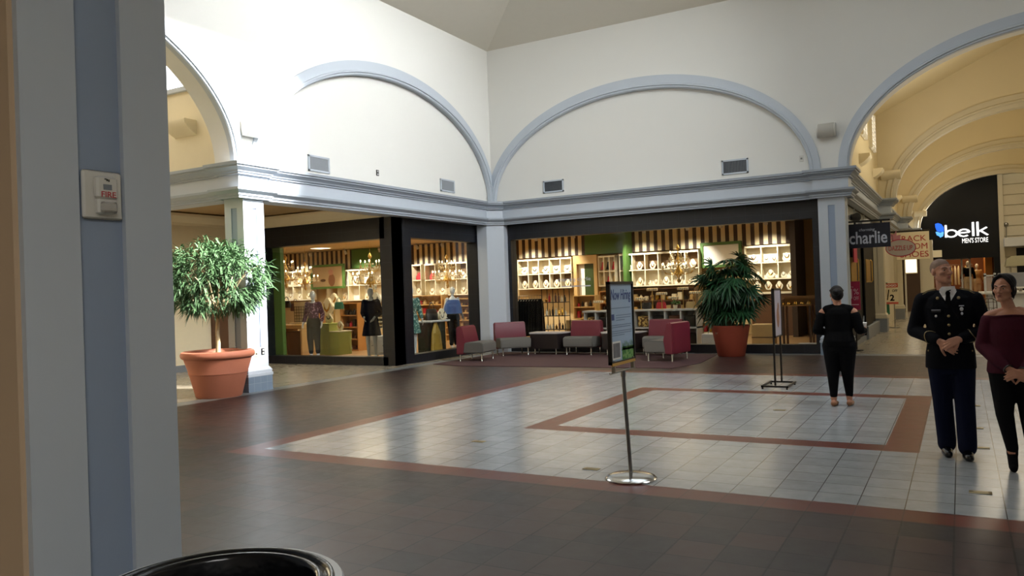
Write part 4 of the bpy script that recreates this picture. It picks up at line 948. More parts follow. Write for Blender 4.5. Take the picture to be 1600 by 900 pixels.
# mannequins
def mannequin(label, x, y, rz, wear, h=1.72, pose=0, z=.12):
    t = thing('mannequin', label, 'mannequin', (x, y, z), rz, None); s = h/1.75
    S = Matrix.Diagonal((s, s, s, 1))
    hip, kn, an, sh = .90, .49, .09, 1.42
    A = [((sx*.17, 0, 1.40), (sx*.24, .05, 1.13), (sx*(.27 if pose == 0 else .14), -.06 if pose == 0 else -.13, .92 if pose == 0 else 1.02)) for sx in (-1, 1)]
    Lg = [((sx*.085, 0, .88), (sx*.09, -.03+.02*sx, .49), (sx*.085, .03*sx, .09)) for sx in (-1, 1)]
    T = [(0, .0, .80, .145, .10), (0, .01, .92, .165, .115), (0, 0, 1.08, .115, .085), (0, -.005, 1.25, .145, .11), (0, 0, 1.36, .16, .095), (0, 0, 1.43, .10, .07), (0, 0, 1.47, .05, .05)]
    mb = MB(); mb.T = S
    mb.loft(T, 18); mb.cap((0, .01, 1.44), .048, (0, -.005, 1.56), .045); mb.ell((0, -.01, 1.645), (.075, .095, .115), 14, 10); mb.ell((0, -.05, 1.60), (.05, .05, .06))
    for a in A:
        mb.limb(a, [.05, .038, .028]); d = (Vector(a[2])-Vector(a[1])).normalized()
        hand(mb, Vector(a[2]), (d+Vector((0, 0, -.4))).normalized(), Vector((-1 if a[0][0] > 0 else 1, 0, 0)), .35, 1, 0)
    for l in Lg:
        mb.limb(l, [.085, .055, .036]); mb.cap(Vector(l[2])+Vector((0, .03, -.04)), .035, Vector(l[2])+Vector((0, -.13, -.065)), .025)
    blob(mb, 'body', 'mann', t, .011, 3)
    for kind, m in wear:
        mb = MB(); mb.T = S; g = .026
        if kind in ('top', 'dress'):
            mb.loft([(c[0], c[1], c[2], c[3]+g, c[4]+g) for c in T[(1 if kind == 'top' else 1):6]], 18)
            for a in A: mb.limb([a[0], a[1], Vector(a[1]).lerp(a[2], .8)], [.074, .062, .050])
            mb.cap((-.13, 0, 1.40), .060, (.13, 0, 1.40), .060)
        if kind == 'dress': mb.loft([(0, .0, .55, .25, .20), (0, 0, .75, .215, .165), (0, 0, 1.0, .155, .125), (0, 0, 1.1, .145, .115)], 20)
        if kind == 'poncho': mb.loft([(0, -.01, .98, .29, .18), (0, 0, 1.15, .27, .165), (0, 0, 1.32, .22, .14), (0, 0, 1.38, .17, .115)], 20, 2.3)
        if kind in ('trousers',):
            for l in Lg: mb.limb([l[0], l[1], (l[2][0], l[2][1], .13)], [.116, .086, .062])
            mb.loft([(0, 0, .78, .18, .135), (0, .01, .92, .195, .145), (0, 0, 1.04, .155, .118)], 18)
        blob(mb, {'top': 'blouse', 'dress': 'dress', 'poncho': 'poncho', 'trousers': 'trousers'}[kind], m, t, .011, 3)
    mb = MB(); mb.lathe([(0, -.02), (.16, -.02), (.16, 0), (0, 0.0)], 24); mb.build('base', 'glass2', t)
    return t
mannequin('mannequin in a plum floral blouse and black trousers behind the left shop window', -14.62, 15.25, R(15), [('top', 'plum'), ('trousers', 'blk')], 1.70)
mannequin('mannequin in a navy dress behind the left shop window', -12.66, 15.2, R(20), [('dress', 'navyd')], 1.72, 1)
mannequin('mannequin in a green floral dress behind the narrow side window', -12.0, 15.95, R(55), [('dress', 'teal')], 1.72)
q = atX(708, 500, -12.3)
mannequin('mannequin in a blue poncho behind the front left lounge seat', -12.3, q.y, R(60), [('poncho', 'denim'), ('trousers', 'blk')], 1.70)
# left window furniture
def at_box(name, label, cat, m, px0, px1, pyt, Y, depth, z0=.12, part='body', bev=.008, extra=None):
    a, b = atY(px0, pyt, Y), atY(px1, pyt, Y); t = thing(name, label, cat, ((a.x+b.x)/2, Y+depth/2, z0)); W = (b.x-a.x)/2; H = a.z-z0
    mb = MB(); mb.box(-W, W, -depth/2, depth/2, 0, H, bev); mb.build(part, m, t); return t, W, depth/2, H
t, W, D, H = at_box('display_pedestal', 'tall lime green display pedestal beside the plum-topped mannequin', 'pedestal', 'lime', 495, 514, 507, 15.7, .5)
mb = MB(); mb.box(-W-.01, W+.01, -D-.01, D+.01, H, H+.02); mb.build('top', 'lime', t); PT0 = (t.location.x, t.location.y, .12+H+.0205)
t, W, D, H = at_box('display_pedestal', 'lower lime green display pedestal to the right of the taller one', 'pedestal', 'lime', 514.5, 529, 519, 15.7, .5)
mb = MB(); mb.box(-W-.0, W+.01, -D-.01, D+.01, H, H+.02); mb.build('top', 'cream', t); PT1 = (t.location.x, t.location.y, .12+H+.0205)
t, W, D, H = at_box('white_cabinet', 'white panelled cabinet at the right of the left shop window', 'cabinet', 'kiosk', 574, 607, 525, 15.85, .5)
for k in (-1, 1):
    mb = MB(); mb.box(k*W*.5-W*.42, k*W*.5+W*.42, -D-.015, -D, .06, H-.12, .006); dd = mb.build('door', 'kiosk', t); mb = MB(); mb.ell((k*W*.5, -D-.025, H*.5), (.014, .014, .014), 8, 6); mb.build('knob', 'steel', dd)
t = thing('wooden_counter', 'honey-wood counter with a basket under it at the left end of the left window', 'counter', (-16.15, 16.3, .0)); mb = MB(); mb.box(-.55, .35, -.3, .4, .80, .92, .01); mb.build('top', 'maple', t)
for k in (-.52, .28): mb = MB(); mb.box(k, k+.06, -.28, .38, 0, .80); mb.build('leg', 'maple', t)
mb = MB(); mb.loft([(-.08, .0, .06, .27, .24), (-.08, 0, .72, .31, .27)], 20, 6); o = mb.build('basket', 'dkwood', loc=(-16.15, 16.33, 0)); tag(o, 'brown basket standing under the honey-wood counter', 'basket')
t = thing('grid_rack', 'cream tabletop rack with wire grid on the honey-wood counter', 'rack', (-16.25, 16.4, .925)); mb = MB(); mb.box(-.3, .3, .1, .14, 0, .62); mb.box(-.3, .3, -.1, .14, 0, .04); mb.build('board', 'cream', t)
mb = MB()
for k in range(7): mb.tube([(-.28+.09*k, .08, .05), (-.28+.09*k, .08, .5)], .006, 5)
for k in range(6): mb.tube([(-.28, .08, .06+.085*k), (.27, .08, .06+.085*k)], .006, 5)
mb.build('grid', 'jet', t)
# handbags
def make_bag(m, w=.16, h=.2):
    t = thing('handbag', '', 'handbag'); mb = MB(); mb.loft([(0, 0, 0, w, .06), (0, 0, h*.5, w*.98, .055), (0, 0, h, w*.8, .025)], 16, 4); mb.build('body', m, t)
    mb = MB(); mb.tube([(w*.5*cos(pi*k/8), 0, h*.95+h*.62*sin(pi*k/8)) for k in range(9)], .008, 6); mb.build('handle', m, t); return t
bags = {m: make_bag(m) for m in ('blackb', 'brownb', 'teal2', 'redc', 'khaki')}; used = set()
def bag(m, p, label, s=1.0, rz=0):
    o = bags[m] if m not in used else copy_tree(bags[m]); used.add(m); o.location = p; o.scale = (s, s, s); o.rotation_euler.z = rz; o['label'] = label
bag('blackb', atY(448, 481, 18.2), 'black handbag on the stand behind the grid rack', 1.1); bag('blackb', atY(433, 478, 18.2), 'black hat-shaped bag at the left edge of the left window', 1.0)
bag('teal2', atY(530, 483, 16.8), 'green handbag hanging behind the lime pedestals', 1.0); bag('brownb', atY(462, 486, 18.4), 'brown handbag right of the black one at the far left', 1.2)
for i, (px, py, Y, k, s, lb) in enumerate(((505, 504.9, 15.95, 1, 1.1, 'ivory bust on the tall lime pedestal'), (513, 494, 16.9, 0, 2.1, 'tall ivory bust behind the lime pedestals'), (522, 482, 17.3, 2, 1.9, 'ivory bust wearing a scarf above the lime pedestals'), (523, 516.4, 15.95, 0, 1.05, 'ivory bust with dark necklace on the lower lime pedestal'),
        (588, 480, 16.5, 3, 1.6, 'ivory bust with a dark bib necklace right of the navy dress'))):
    bust(k, *({0: PT0, 3: PT1}.get(i) or atY(px, py, Y)), lb, s)
    if i in (1, 2, 4):
        p = atY(px, py, Y); t = thing('display_stand', 'slim stand carrying the '+lb, 'stand', (p.x, p.y, .0)); mb = MB(); mb.tube([(0, 0, .02), (0, 0, p.z-.001)], .02, 8); mb.build('post', 'brass', t); mb = MB(); mb.lathe([(0, 0), (.14, 0), (.14, .02), (0, .02)], 16); mb.build('foot', 'brass', t)
# merchandise shelving: wooden units with rows of boxed goods
def goods_shelf(px0, px1, pyt, Y, label, wood='wood', rows=4, cols=6, depth=.4, z0=0.0, seed=1, gcat='boxed goods'):
    a, b = atY(px0, pyt, Y), atY(px1, pyt, Y); W, H = b.x-a.x, a.z-z0
    t = thing('merchandise_shelf', label, 'shelf', (a.x, Y, z0)); mb = MB()
    mb.box(0, W, depth-.02, depth, 0, H); mb.box(0, .03, 0, depth, 0, H); mb.box(W-.03, W, 0, depth, 0, H)
    for j in range(rows+1): mb.box(.03, W-.03, 0, depth-.02, max(.0, H*j/rows-.03), max(.03, H*j/rows))
    mb.build('frame', wood, t); rn_ = random.Random(seed)
    for j in range(rows):
        for i in range(cols):
            w = (W-.1)/cols; h = rn_.uniform(.35, .72)*(H/rows-.04); x = a.x+.05+w*(i+.5); m = rn_.choice(['maple', 'cream', 'brownb', 'pattern', 'khaki', 'redc', 'gold', 'jet'])
            mb = MB(); ww = min(depth*.36, w*rn_.uniform(.3, .42))
            if rn_.random() < .5: mb.lathe([(0, 0), (ww, 0), (ww*.95, h*.6), (ww*.4, h*.8), (ww*.4, h), (0, h)], 10)
            else: mb.box(-ww, ww, -.06, .06, 0, h, .01)
            o = mb.build('boxed_item', m, loc=(x, Y+depth*.45, z0+max(.03, H*j/rows)+.001)); tag(o, 'small item on the %s' % label, 'goods', 'goods on the '+label)
goods_shelf(531, 558, 474, 18.4, 'orange-brown shelf left of the navy-dressed mannequin', 'wood', 4, 4, seed=2)
goods_shelf(586, 606, 478, 16.7, 'clear-looking shelf above the white cabinet', 'cream', 6, 4, .3, .75, seed=3)
goods_shelf(694, 747, 467, 22.5, 'wooden shelf wall seen through the side window', 'maple', 6, 8, seed=4)
goods_shelf(648, 690, 462, 22.5, 'wooden shelf behind the green floral mannequin', 'maple', 5, 6, seed=5)
goods_shelf(797, 818, 466, 22.6, 'wooden shelf at the left end of the back window', 'maple', 5, 4, seed=6)
goods_shelf(895, 930, 462, 22.8, 'honey-wood shelf below the mirror frame', 'maple', 4, 5, seed=7)
goods_shelf(936, 966, 455, 24.4, 'brown shelf beneath the narrow scarf unit', 'wood', 4, 5, seed=8)
goods_shelf(975, 1085, 452, 24.6, 'long brown shelf below the long cubby unit', 'dkwood', 4, 12, seed=9)
goods_shelf(1092, 1120, 470, 22.0, 'shelf partly hidden behind the palm on its left', 'cream', 4, 3, seed=10)
goods_shelf(470, 494, 482, 18.6, 'dark wooden shelf behind the plum-topped mannequin', 'wood', 4, 3, seed=12)
# side window: dark table with gold drape, bag and small busts
q = atX(681, 500, -12.3); t = thing('console_table', 'dark table with a gold drape behind the narrow side window', 'table', (-12.35, q.y-.05, 0), pi/2); H = q.z
mb = MB(); mb.box(-.45, .45, -.25, .25, H-.05, H, .008); mb.build('top', 'ltgrey', t); mb = MB(); mb.box(-.42, .42, -.1, .22, .0, H-.05); mb.build('body', mat('dark_green_black', '1c2418', .5), t)
mb = MB(); mb.loft([(-.12, -.18, .15, .26, .05), (-.12, -.17, .6, .18, .05), (-.12, -.16, H-.05, .05, .03)], 20, 2.5)
for v_ in mb.bm.verts: v_.co.y += .02*sin(v_.co.x*60)
mb.build('drape', mat('gold_fabric', 'B4933F', .4, .2, var=.2), t)
bag('blackb', (-12.35, q.y-.12, H+.001), 'black handbag on the dark table behind the narrow side window', 1.5, pi/2)
bust(1, -12.3, q.y+.28, H+.001, 'small white bust right of the black handbag on the dark table', 1.3, R(60)); bust(3, -12.2, q.y+.16, H+.001, 'low white bust with dark necklace on the dark table', .8, R(60))
# clothing rack and jewellery stands behind the back window
p = atY(831, 527, 20.2); t = thing('clothes_rail', 'chrome rail of black garments behind the back window', 'rack', (p.x-.06, 20.3, 0)); zt = atY(831, 462, 20.2).z
mb = MB(); mb.tube([(-.38, 0, 0.02), (-.38, 0, zt), (.38, 0, zt), (.38, 0, .02)], .016, 10); mb.tube([(-.38, -.25, .02), (-.38, .25, .02)], .016, 8); mb.tube([(.38, -.25, .02), (.38, .25, .02)], .016, 8); mb.build('frame', 'chrome', t)
for i in range(8):
    x = p.x-.38+.09*i; L = .95+.1*(i % 3)
    t = thing('hanging_garment', ORD[i]+' black garment from the left on the chrome rail', 'garment', (x, 20.3, zt-.03), 0, 'black garments on the rail')
    mb = MB(); mb.loft([(0, 0, -L, .036, .30), (.005, 0, -L*.5, .034, .24), (0, 0, -.16, .03, .21), (0, 0, -.07, .02, .1)], 14); mb.build('cloth', 'blk', t)
    mb = MB(); mb.tube([(0, -.18, -.12), (0, 0, -.045), (0, .18, -.12)], .006, 5); mb.tube([(0, 0, -.045), (0, 0, .0), (0, .02, .02), (0, .03, .05)], .004, 5); mb.build('hanger', 'steel', t)
def wire_rack(px0, px1, pyt, Y, label, n=3, seed=1, m='iron'):
    a, b = atY(px0, pyt, Y), atY(px1, pyt, Y); W, H = b.x-a.x, a.z; t = thing('jewellery_rack', label, 'rack', (a.x, Y, 0)); mb = MB()
    for x in (0, W*.5, W):
        for y in (0, .35): mb.tube([(x, y, 0), (x, y, H)], .012, 6)
    for j in range(n+1):
        z = .5+(H-.5)*j/n; mb.tube([(0, 0, z), (W, 0, z), (W, .35, z), (0, .35, z), (0, 0, z)], .01, 6)
    mb.build('frame', m, t); mb = MB()
    for j in range(n): mb.box(0, W, 0, .35, .5+(H-.5)*j/n-.01, .5+(H-.5)*j/n+.01)
    mb.build('shelf', 'dkwood', t); rn_ = random.Random(seed)
    for j in range(n):
        for i in range(int(W/.1)):
            h = rn_.uniform(.12, .28); z = .5+(H-.5)*j/n+.012; mb = MB()
            mb.lathe([(0, 0), (.032, 0), (.034, h*.6), (.012, h*.75), (.012, h), (0, h)], 8)
            o = mb.build('bottle', rn_.choice(['gold', 'jet', 'redc', 'brownb', 'cream', 'khaki']), loc=(a.x+.06+.1*i, Y+.17, z)); tag(o, 'small bottle among those on the '+label, 'bottle', 'bottles on the '+label)
wire_rack(846, 881, 452, 20.2, 'dark wire rack beside the rail of black garments', 3, 3)
at_box('wooden_crate', 'light wooden crate right of the dark wire rack', 'crate', 'maple', 884, 900, 500, 20.6, .35, 0.0)
# white display tables with open cubes
def cube_table(px0, px1, pyt, Y, cols, label):
    a, b = atY(px0, pyt, Y), atY(px1, pyt, Y); W, H = b.x-a.x, a.z; t = thing('display_table', label, 'table', (a.x, Y, 0)); mb = MB(); mb.box(-.03, W+.03, -.03, .6, H-.045, H); mb.build('top', 'kiosk', t); mb = MB()
    for i in range(cols+1): x = W*i/cols; mb.box(max(0, x-.02), min(W, x+.02), 0, .58, 0, H-.045)
    for z in (.03, H*.5): mb.box(0, W, 0, .58, z-.02, z+.02)
    mb.box(0, W, .56, .58, 0, H-.045); mb.build('cubes', 'kiosk', t); rn_ = random.Random(cols)
    for i in range(cols):
        for z in (.051, H*.5+.021):
            m = rn_.choice(['jet', 'brownb', 'pattern', 'blackb', 'navyd']); mb = MB(); mb.box(-W/cols*.36, W/cols*.36, -.15, .15, 0, H*.3, .02); o = mb.build('storage_box', m, loc=(a.x+W*(i+.5)/cols, Y+.28, z)); tag(o, 'dark box inside the '+label, 'box', 'boxes in the '+label)
    return a.x, b.x, Y, H
xa, xb, Y_, H = cube_table(912, 985, 486, 20.6, 4, 'white cube table left behind the hiring sign')
xc, xd, Y2, H2 = cube_table(990, 1088, 484, 20.6, 4, 'white cube table behind the right-hand seats')
def t_bar(x, y, z, label, h=.35):
    t = thing('bracelet_stand', label, 'stand', (x, y, z), 0, 'bracelet stands on the white tables'); mb = MB(); mb.tube([(0, 0, 0), (0, 0, h)], .012, 6); mb.lathe([(0, 0), (.06, 0), (.06, .012), (0, .012)], 12); mb.build('post', 'brass', t)
    mb = MB(); mb.tube([(-.15, 0, h), (.15, 0, h)], .035, 12); mb.build('roll', 'bust', t); mb = MB()
    for k in range(5): mb.tube([(-.12+.06*k+.0, .042*cos(a), h+.042*sin(a)) for a in [pi*2*q/10 for q in range(11)]], .006, 5)
    mb.build('bracelets', 'gold', t)
for i in range(6): t_bar(xc+.15+.30*i, Y2+.2+.1*(i % 2), H2+.001, ORD[i]+' cream bracelet stand from the left on the right white table', .30+.12*((i*2) % 3))
for i in range(3): t_bar(xa+.35+.36*i, Y_+.25, H+.001, ORD[i]+' cream bracelet stand from the left on the left white table', .25+.1*(i % 2))
for i, m in enumerate(('blackb', 'redc', 'brownb', 'khaki')): bag(m, (xc+.22+.42*i, Y2+.46, H2+.001), ('black', 'red', 'brown', 'tan')[i]+' handbag on the white table behind the right-hand seats', .9)
bag('blackb', atY(975, 466, 22.3)+Vector((0, 0, 0)), 'black hat-like bag above the top of the hiring sign', 1.1)
t = thing('plant_sprig', 'small artificial plant on the right white table', 'plant', (xc+1.15, Y2+.12, H2+.001)); mb = MB(); mb.lathe([(0, 0), (.05, 0), (.06, .1), (0, .1)], 12); mb.build('pot', 'cream', t); mb = MB(); rn = random.Random(5)
for k in range(40): foliage_leaf(mb, Vector((0, 0, .1)), Vector((rn.gauss(0, .6), rn.gauss(0, .6), 1)), Vector((rn.gauss(0, 1), rn.gauss(0, 1), .2)).normalized(), rn.uniform(.15, .3), .02, .8)
mb.build('leaves', 'green', t, sharp=0, recalc=False)
# right end of the back window
t, W, D, H = at_box('wooden_box', 'large light wooden display box right of the palm pot', 'box', 'maple', 1174, 1207, 507, 20.4, .5, 0.0)
mb = MB(); mb.box(-W, W, -D-.01, -D, H*.42, H*.46); mb.build('groove', 'dkwood', t)
t, W, D, H = at_box('white_plinth', 'low white plinth left of the palm pot', 'plinth', 'kiosk', 1096, 1119, 522, 20.0, .5, 0.0); mb = MB(); mb.box(-W+.03, W-.03, -D-.01, -D, .1, H-.1); mb.build('panel', 'plastic', t)
a, b = atY(1219, 477, 20.6), atY(1268, 477, 20.6); t = thing('jewellery_counter', 'glass-topped counter of gold jewellery at the right end of the back window', 'counter', (a.x, 20.6, 0)); W, H = b.x-a.x, a.z
mb = MB(); mb.box(0, W, 0, .6, H-.03, H+.0); mb.box(0, W, .58, .6, H, H+.22); mb.build('top', 'wood', t)
for x in (.03, W-.08):
    for y in (.03, .52): mb = MB(); mb.box(x, x+.05, y, y+.05, 0, H-.03); mb.build('leg', 'dkwood', t)
mb = MB(); mb.box(0, W, 0, .58, H+.001, H+.15); mb.build('glass_case', 'glass2', t)
for i in range(9): mb = MB(); mb.lathe([(0, 0), (.03, 0), (.035, .03), (.01, .05), (.015, .08), (0, .085)], 10); o = mb.build('jewellery_piece', 'gold', loc=(a.x+.06+(W-.12)*i/8, 20.75+.2*(i % 2), H+.003)); tag(o, 'small gold piece in the glass-topped counter', 'jewellery', 'gold pieces in the glass counter')
t, W, D, H = at_box('white_step', 'low white platform at the right end of the back window', 'platform', 'kiosk', 1246, 1276, 537, 19.2, .35, 0.0); mb = MB(); mb.box(-W, W, -D-.005, -D, .02, .05); mb.build('kick_strip', 'steel', t)

# ------------------------------------------------------------------ signs, doors and shops along the right hall
# hanging navy sign of the accessories shop
YS = 19.35
a, b = atY(1322, 351.5, YS), atY(1392, 385, YS); W, H = b.x-a.x, a.z-b.z
t = thing('hanging_sign', 'navy hanging shop sign on a black bar beside the white pier', 'sign', ((a.x+b.x)/2, YS, b.z))
mb = MB(); mb.box(-W/2, W/2, -.03, .03, 0, H); bd = mb.build('board', 'navy', t)
mb = MB(); mb.box(-W/2-.06, W/2, -.02, .02, H+.04, H+.075)
for k in (-.3, .3): mb.box(k*W-.02, k*W+.02, -.012, .012, H-.01, H+.05)
mb.build('bar', 'iron', t)
put_text('charlie', 'lettering', 'silver', bd, .0, -.031, H*.16, w=W*.86, h=H*.52, ext=.004, bold=.016); put_text('charming', 'small_lettering', 'silver', bd, -.02, -.031, H*.655, w=W*.36, ext=.004, shear=.2)
# side entrance: black doors with brass plates, pink poster
for i, (px0, px1, y0, y1) in enumerate(((1326, 1336, 402, 441), (1350, 1358, 405, 441))):
    p, q = atX(px0, y0, -2.27), atX(px1, y1, -2.27); t = thing('shop_door', ('black shop door with a brass pull nearest the white pier', 'black shop door with a brass pull farther along the hall')[i], 'door', (-2.265, (p.y+q.y)/2, 0)); hw = .95
    mb = MB(); mb.box(-.01, .03, -hw, hw, .13, 2.9, .005); dr = mb.build('panel', 'black', t)
    mb = MB(); mb.box(.03, .045, (p.y-q.y)/2, (q.y-p.y)/2, q.z, p.z); mb.build('brass_plate', 'brass', t)
    mb = MB(); mb.tube([(.05, (q.y-p.y)/2-.04, q.z), (.09, (q.y-p.y)/2-.04, q.z+.04), (.09, (q.y-p.y)/2-.04, p.z-.04), (.05, (q.y-p.y)/2-.04, p.z)], .014, 8); mb.build('pull_handle', 'brass', t)
YP = 19.6
a, b = atY(1327, 440, YP), atY(1345, 484, YP); W, H = b.x-a.x, a.z-b.z
t = thing('sale_poster', 'bright pink percent-off poster beside the white pier', 'poster', ((a.x+b.x)/2, YP, b.z)); mb = MB(); mb.box(-W/2, W/2, -.008, .008, 0, H); bd = mb.build('board', 'pink', t)
mb = MB(); mb.tube([(0, .02, 0), (0, .02, -b.z+.02)], .012, 8); mb.lathe([(.14, -b.z), (.14, -b.z+.02), (0, -b.z+.03)], 20, (0, .02, 0)); mb.build('stand', 'iron', t)
put_text('1', 'numeral', 'palepink', bd, -W*.34, -.009, H*.40, h=H*.34, ext=.002); put_text('%', 'percent_sign', 'palepink', bd, W*.12, -.009, H*.54, w=W*.5, h=H*.20, ext=.002); put_text('OFF', 'small_lettering', 'palepink', bd, W*.1, -.009, H*.34, w=W*.5, h=H*.13, ext=.002)
put_text('TO', 'top_lettering', 'palepink', bd, -W*.26, -.009, H*.78, w=W*.26, ext=.002); mb = MB(); mb.box(-W*.34, W*.34, -.0095, -.008, H*.17, H*.20); mb.build('print_line', 'palepink', bd)
p = atX(1330, 394, -2.25); mb = MB(); mb.box(-.01, .01, -.35, .35, -.25, .25); o = mb.build('window_sticker', 'pink', loc=(-2.165, p.y, p.z)); tag(o, 'small pink sign above the first brass door plate under the navy sign', 'sign')
for i, y in enumerate((20.4, 22.6)):
    t = thing('entrance_spotlight', ('round black spotlight above the navy sign by the pier', 'grey spotlight above the shop side doors')[i], 'spotlight', (-2.30, y, 3.12)); mb = MB(); mb.box(0, .1, -.06, .06, -.05, .05); mb.build('bracket', 'ltgrey', t); mb = MB(); mb.tube([(.1, .05, 0), (.22, -.12, -.02)], [.08, .11], 16); mb.build('head', ('iron', 'ltgrey')[i], t)
mb = MB(); mb.box(-2.30, -2.285, 19.3, 26.2, 2.95, 3.40); mb.mi = 1
for y in (19.3, 21.6, 23.9, 26.1): mb.box(-2.285, -2.26, y, y+.06, 2.93, 3.42)
mb.box(-2.285, -2.26, 19.3, 26.2, 2.90, 2.95); st(mb, 'window_11', [mat('grey_transom', '8f938f', .3, var=.1), 'ltgrey'])
# oval sign
YO = 27.6
a, b = atY(1383, 375, YO), atY(1432, 400, YO); W, H = b.x-a.x, a.z-b.z
t = thing('oval_sign', 'oval pink-rimmed sign hanging in front of the shoe shop sign', 'sign', ((a.x+b.x)/2, YO, (a.z+b.z)/2))
ov = lambda k, n=40: [(W/2*k*cos(2*pi*i/n), H/2*k*sin(2*pi*i/n)) for i in range(n)]
mb = MB(); mb.prism(ov(1), -.03, .03); rim = mb.build('rim', 'pink', t); mb = MB(); mb.prism([(x*.95, z*.90) for x, z in ov(1)], -.036, -.03); bd = mb.build('face', mat('pale_grey_face', 'B7AFAC', .5), t)
put_text('DAZZLE UP', 'lettering', 'redt', bd, 0, -.037, -H*.14, w=W*.78, h=H*.27, ext=.004, bold=.005)
mb = MB(); mb.tube([(-W*.25, 0, H*.4), (-W*.25, 0, H*.72), (-2.12-(a.x+b.x)/2, 0, H*.72)], .014, 6); mb.build('bracket', 'iron', t)
mb = MB(); mb.prism([(-W*.3, H*.45), (-W*.02, H*.45), (.02, H*.75), (-W*.12, H*.72), (-W*.12, H*1.0), (-W*.2, H*.78), (-W*.33, H*.85)], -.01, .01); mb.build('flower_ornament', mat('pink_ornament', 'C98A97', .6), t)
# shoe shop sign
YK = 33
a, b = atY(1400, 364, YK), atY(1453, 404, YK); W, H = b.x-a.x, a.z-b.z
t = thing('square_sign', 'cream square sign of the shoe shop with red capitals', 'sign', ((a.x+b.x)/2, YK, b.z)); mb = MB(); mb.box(-W/2, W/2, -.04, .04, 0, H); bd = mb.build('board', 'cream', t)
for i, s_ in enumerate(('RACK', 'ROOM', 'SHOES')): put_text(s_, 'lettering', 'redt', bd, W*.04, -.042, H*(.66-.29*i), w=W*(.74, .80, .86)[i], h=H*.21, ext=.004)
mb = MB(); mb.tube([(-W/2-.3, 0, H+.04), (W/2+.02, 0, H+.04)], .03, 8); mb.build('bar', 'iron', t)
# half-price stand
p = atZ(1395, 512); a, b = atY(1381, 443, p.y), atY(1404, 475, p.y); W, H = b.x-a.x, a.z-b.z; cx = (a.x+b.x)/2
t = thing('sale_stand', 'half-off sale card on a slim floor stand by the cream columns', 'sign', (cx, p.y, 0)); mb = MB(); mb.box(-W/2, W/2, -.01, .01, b.z, a.z); bd = mb.build('card', 'cream', t)
mb = MB(); mb.tube([(.08, .02, 0), (.08, .02, b.z+.1)], .014, 8); mb.lathe([(0, .0), (.16, 0), (.16, .02), (0, .03)], 20, (.08, .02, 0)); mb.build('stand', 'steel', t)
mb = MB(); mb.box(-W/2, W/2, -.013, -.009, b.z+H*.80, a.z); mb.box(-W/2, W/2, -.013, -.009, b.z, b.z+H*.10); mb.build('red_band', mat('coral_print', 'C9604E', .5), bd)
put_text('BOGO', 'band_lettering', 'whitelet', bd, 0, -.014, b.z+H*.845, w=W*.8, h=H*.10, ext=.002, bold=.02); put_text('/', 'slash', 'blk', bd, -W*.22, -.012, b.z+H*.2, h=H*.5, w=W*.2, ext=.002, bold=.03); put_text('1', 'numerator', 'blk', bd, -W*.40, -.012, b.z+H*.35, h=H*.35, w=W*.1, ext=.002, bold=.03)
put_text('2', 'denominator', 'blk', bd, W*.06, -.012, b.z+H*.16, h=H*.30, ext=.002, bold=.03); put_text('OFF', 'off_lettering', 'blk', bd, W*.27, -.012, b.z+H*.58, w=W*.40, h=H*.12, ext=.002, bold=.02)
mb = MB(); mb.prism([(-.06, 1.5), (.06, 1.5), (.1, .45), (-.02, .35)], -.02, .02); o = mb.build('banner_flag', mat('green_flag', '2f7a5a', .6), loc=(cx-W*.42, p.y+.25, 0)); tag(o, 'narrow green hanging banner behind the half-off card', 'banner')
mb = MB(); mb.tube([(0, 0, 0), (0, 0, 1.52)], .012, 8); mb.lathe([(0, 0), (.12, 0), (.12, .015), (0, .02)], 16); o = mb.build('banner_pole', 'steel', loc=(cx-W*.42, p.y+.30, 0)); tag(o, 'slim pole carrying the green banner', 'pole')
# shoe shop interior
t = thing('lit_display', 'bright lit poster at the shoe shop entrance by the wide column', 'display', (-1.80, 43.37, 1.85), pi/2); mb = MB(); mb.box(0, .04, .0, .55, 0, .9); mb.build('frame', 'cream', t); mb = MB(); mb.box(-.01, .0, .03, .52, .05, .85); mb.build('panel', mat('lit_poster', 'FFF0D0', .5, emit=1.5, var=.1), t)
for i, y in enumerate((38.4, 40.0, 41.6, 43.0)):
    t = thing('shoe_shelf', ORD[i]+' dark shoe shelf from the near side inside the shoe shop', 'shelf', (-4.2, y, 0)); mb = MB(); mb.box(-.9, .9, -.05, .05, 0, 1.5)
    for z in (.3, .7, 1.1): mb.box(-.9, .9, -.3, .3, z, z+.03)
    mb.build('frame', 'dkwood', t)
    for z in (.33, .73, 1.13):
        for k in range(5): mb = MB(); mb.box(-.12, .12, -.1, .1, 0, .12, .02); o = mb.build('shoe_box', ('jet', 'brownb', 'khaki', 'redc', 'jet')[k], loc=(-4.9+.35*k, y-.18, z+.002)); tag(o, 'shoe box on the '+ORD[i]+' dark shelf of the shoe shop', 'box', 'shoe boxes on the %s shelf' % ORD[i])
# menswear shop sign: rounded tube letters, blue leaf, small line
g0, g1 = atY(1476, 373.5, 44.94), atY(1545, 346, 44.94); gx, gz_, gw, gh = g0.x, g0.z+.06, g1.x-g0.x, g1.z-g0.z
t = thing('shop_sign', 'big white lowercase shop name on the black end wall', 'sign', (gx, 44.96, gz_)); u = gw; tk = .062
def stroke(mb, pts): mb.tube([(x, -.06, z) for x, z in pts], tk, 10)
xh = .70
mb = MB(); stroke(mb, [(.08, 0.02), (.08, 1.10)]); stroke(mb, [(.36+.28*cos(a), .34+.30*sin(a)) for a in [2*pi*k/28 for k in range(29)]]); mb.build('letter_b', 'litwhite', t)
mb = MB(); stroke(mb, [(.74, .34), (1.28, .38)]); stroke(mb, [(1.0+.28*cos(a), .34+.30*sin(a)) for a in [R(8)+R(305)*k/26 for k in range(27)]]); mb.build('letter_e', 'litwhite', t)
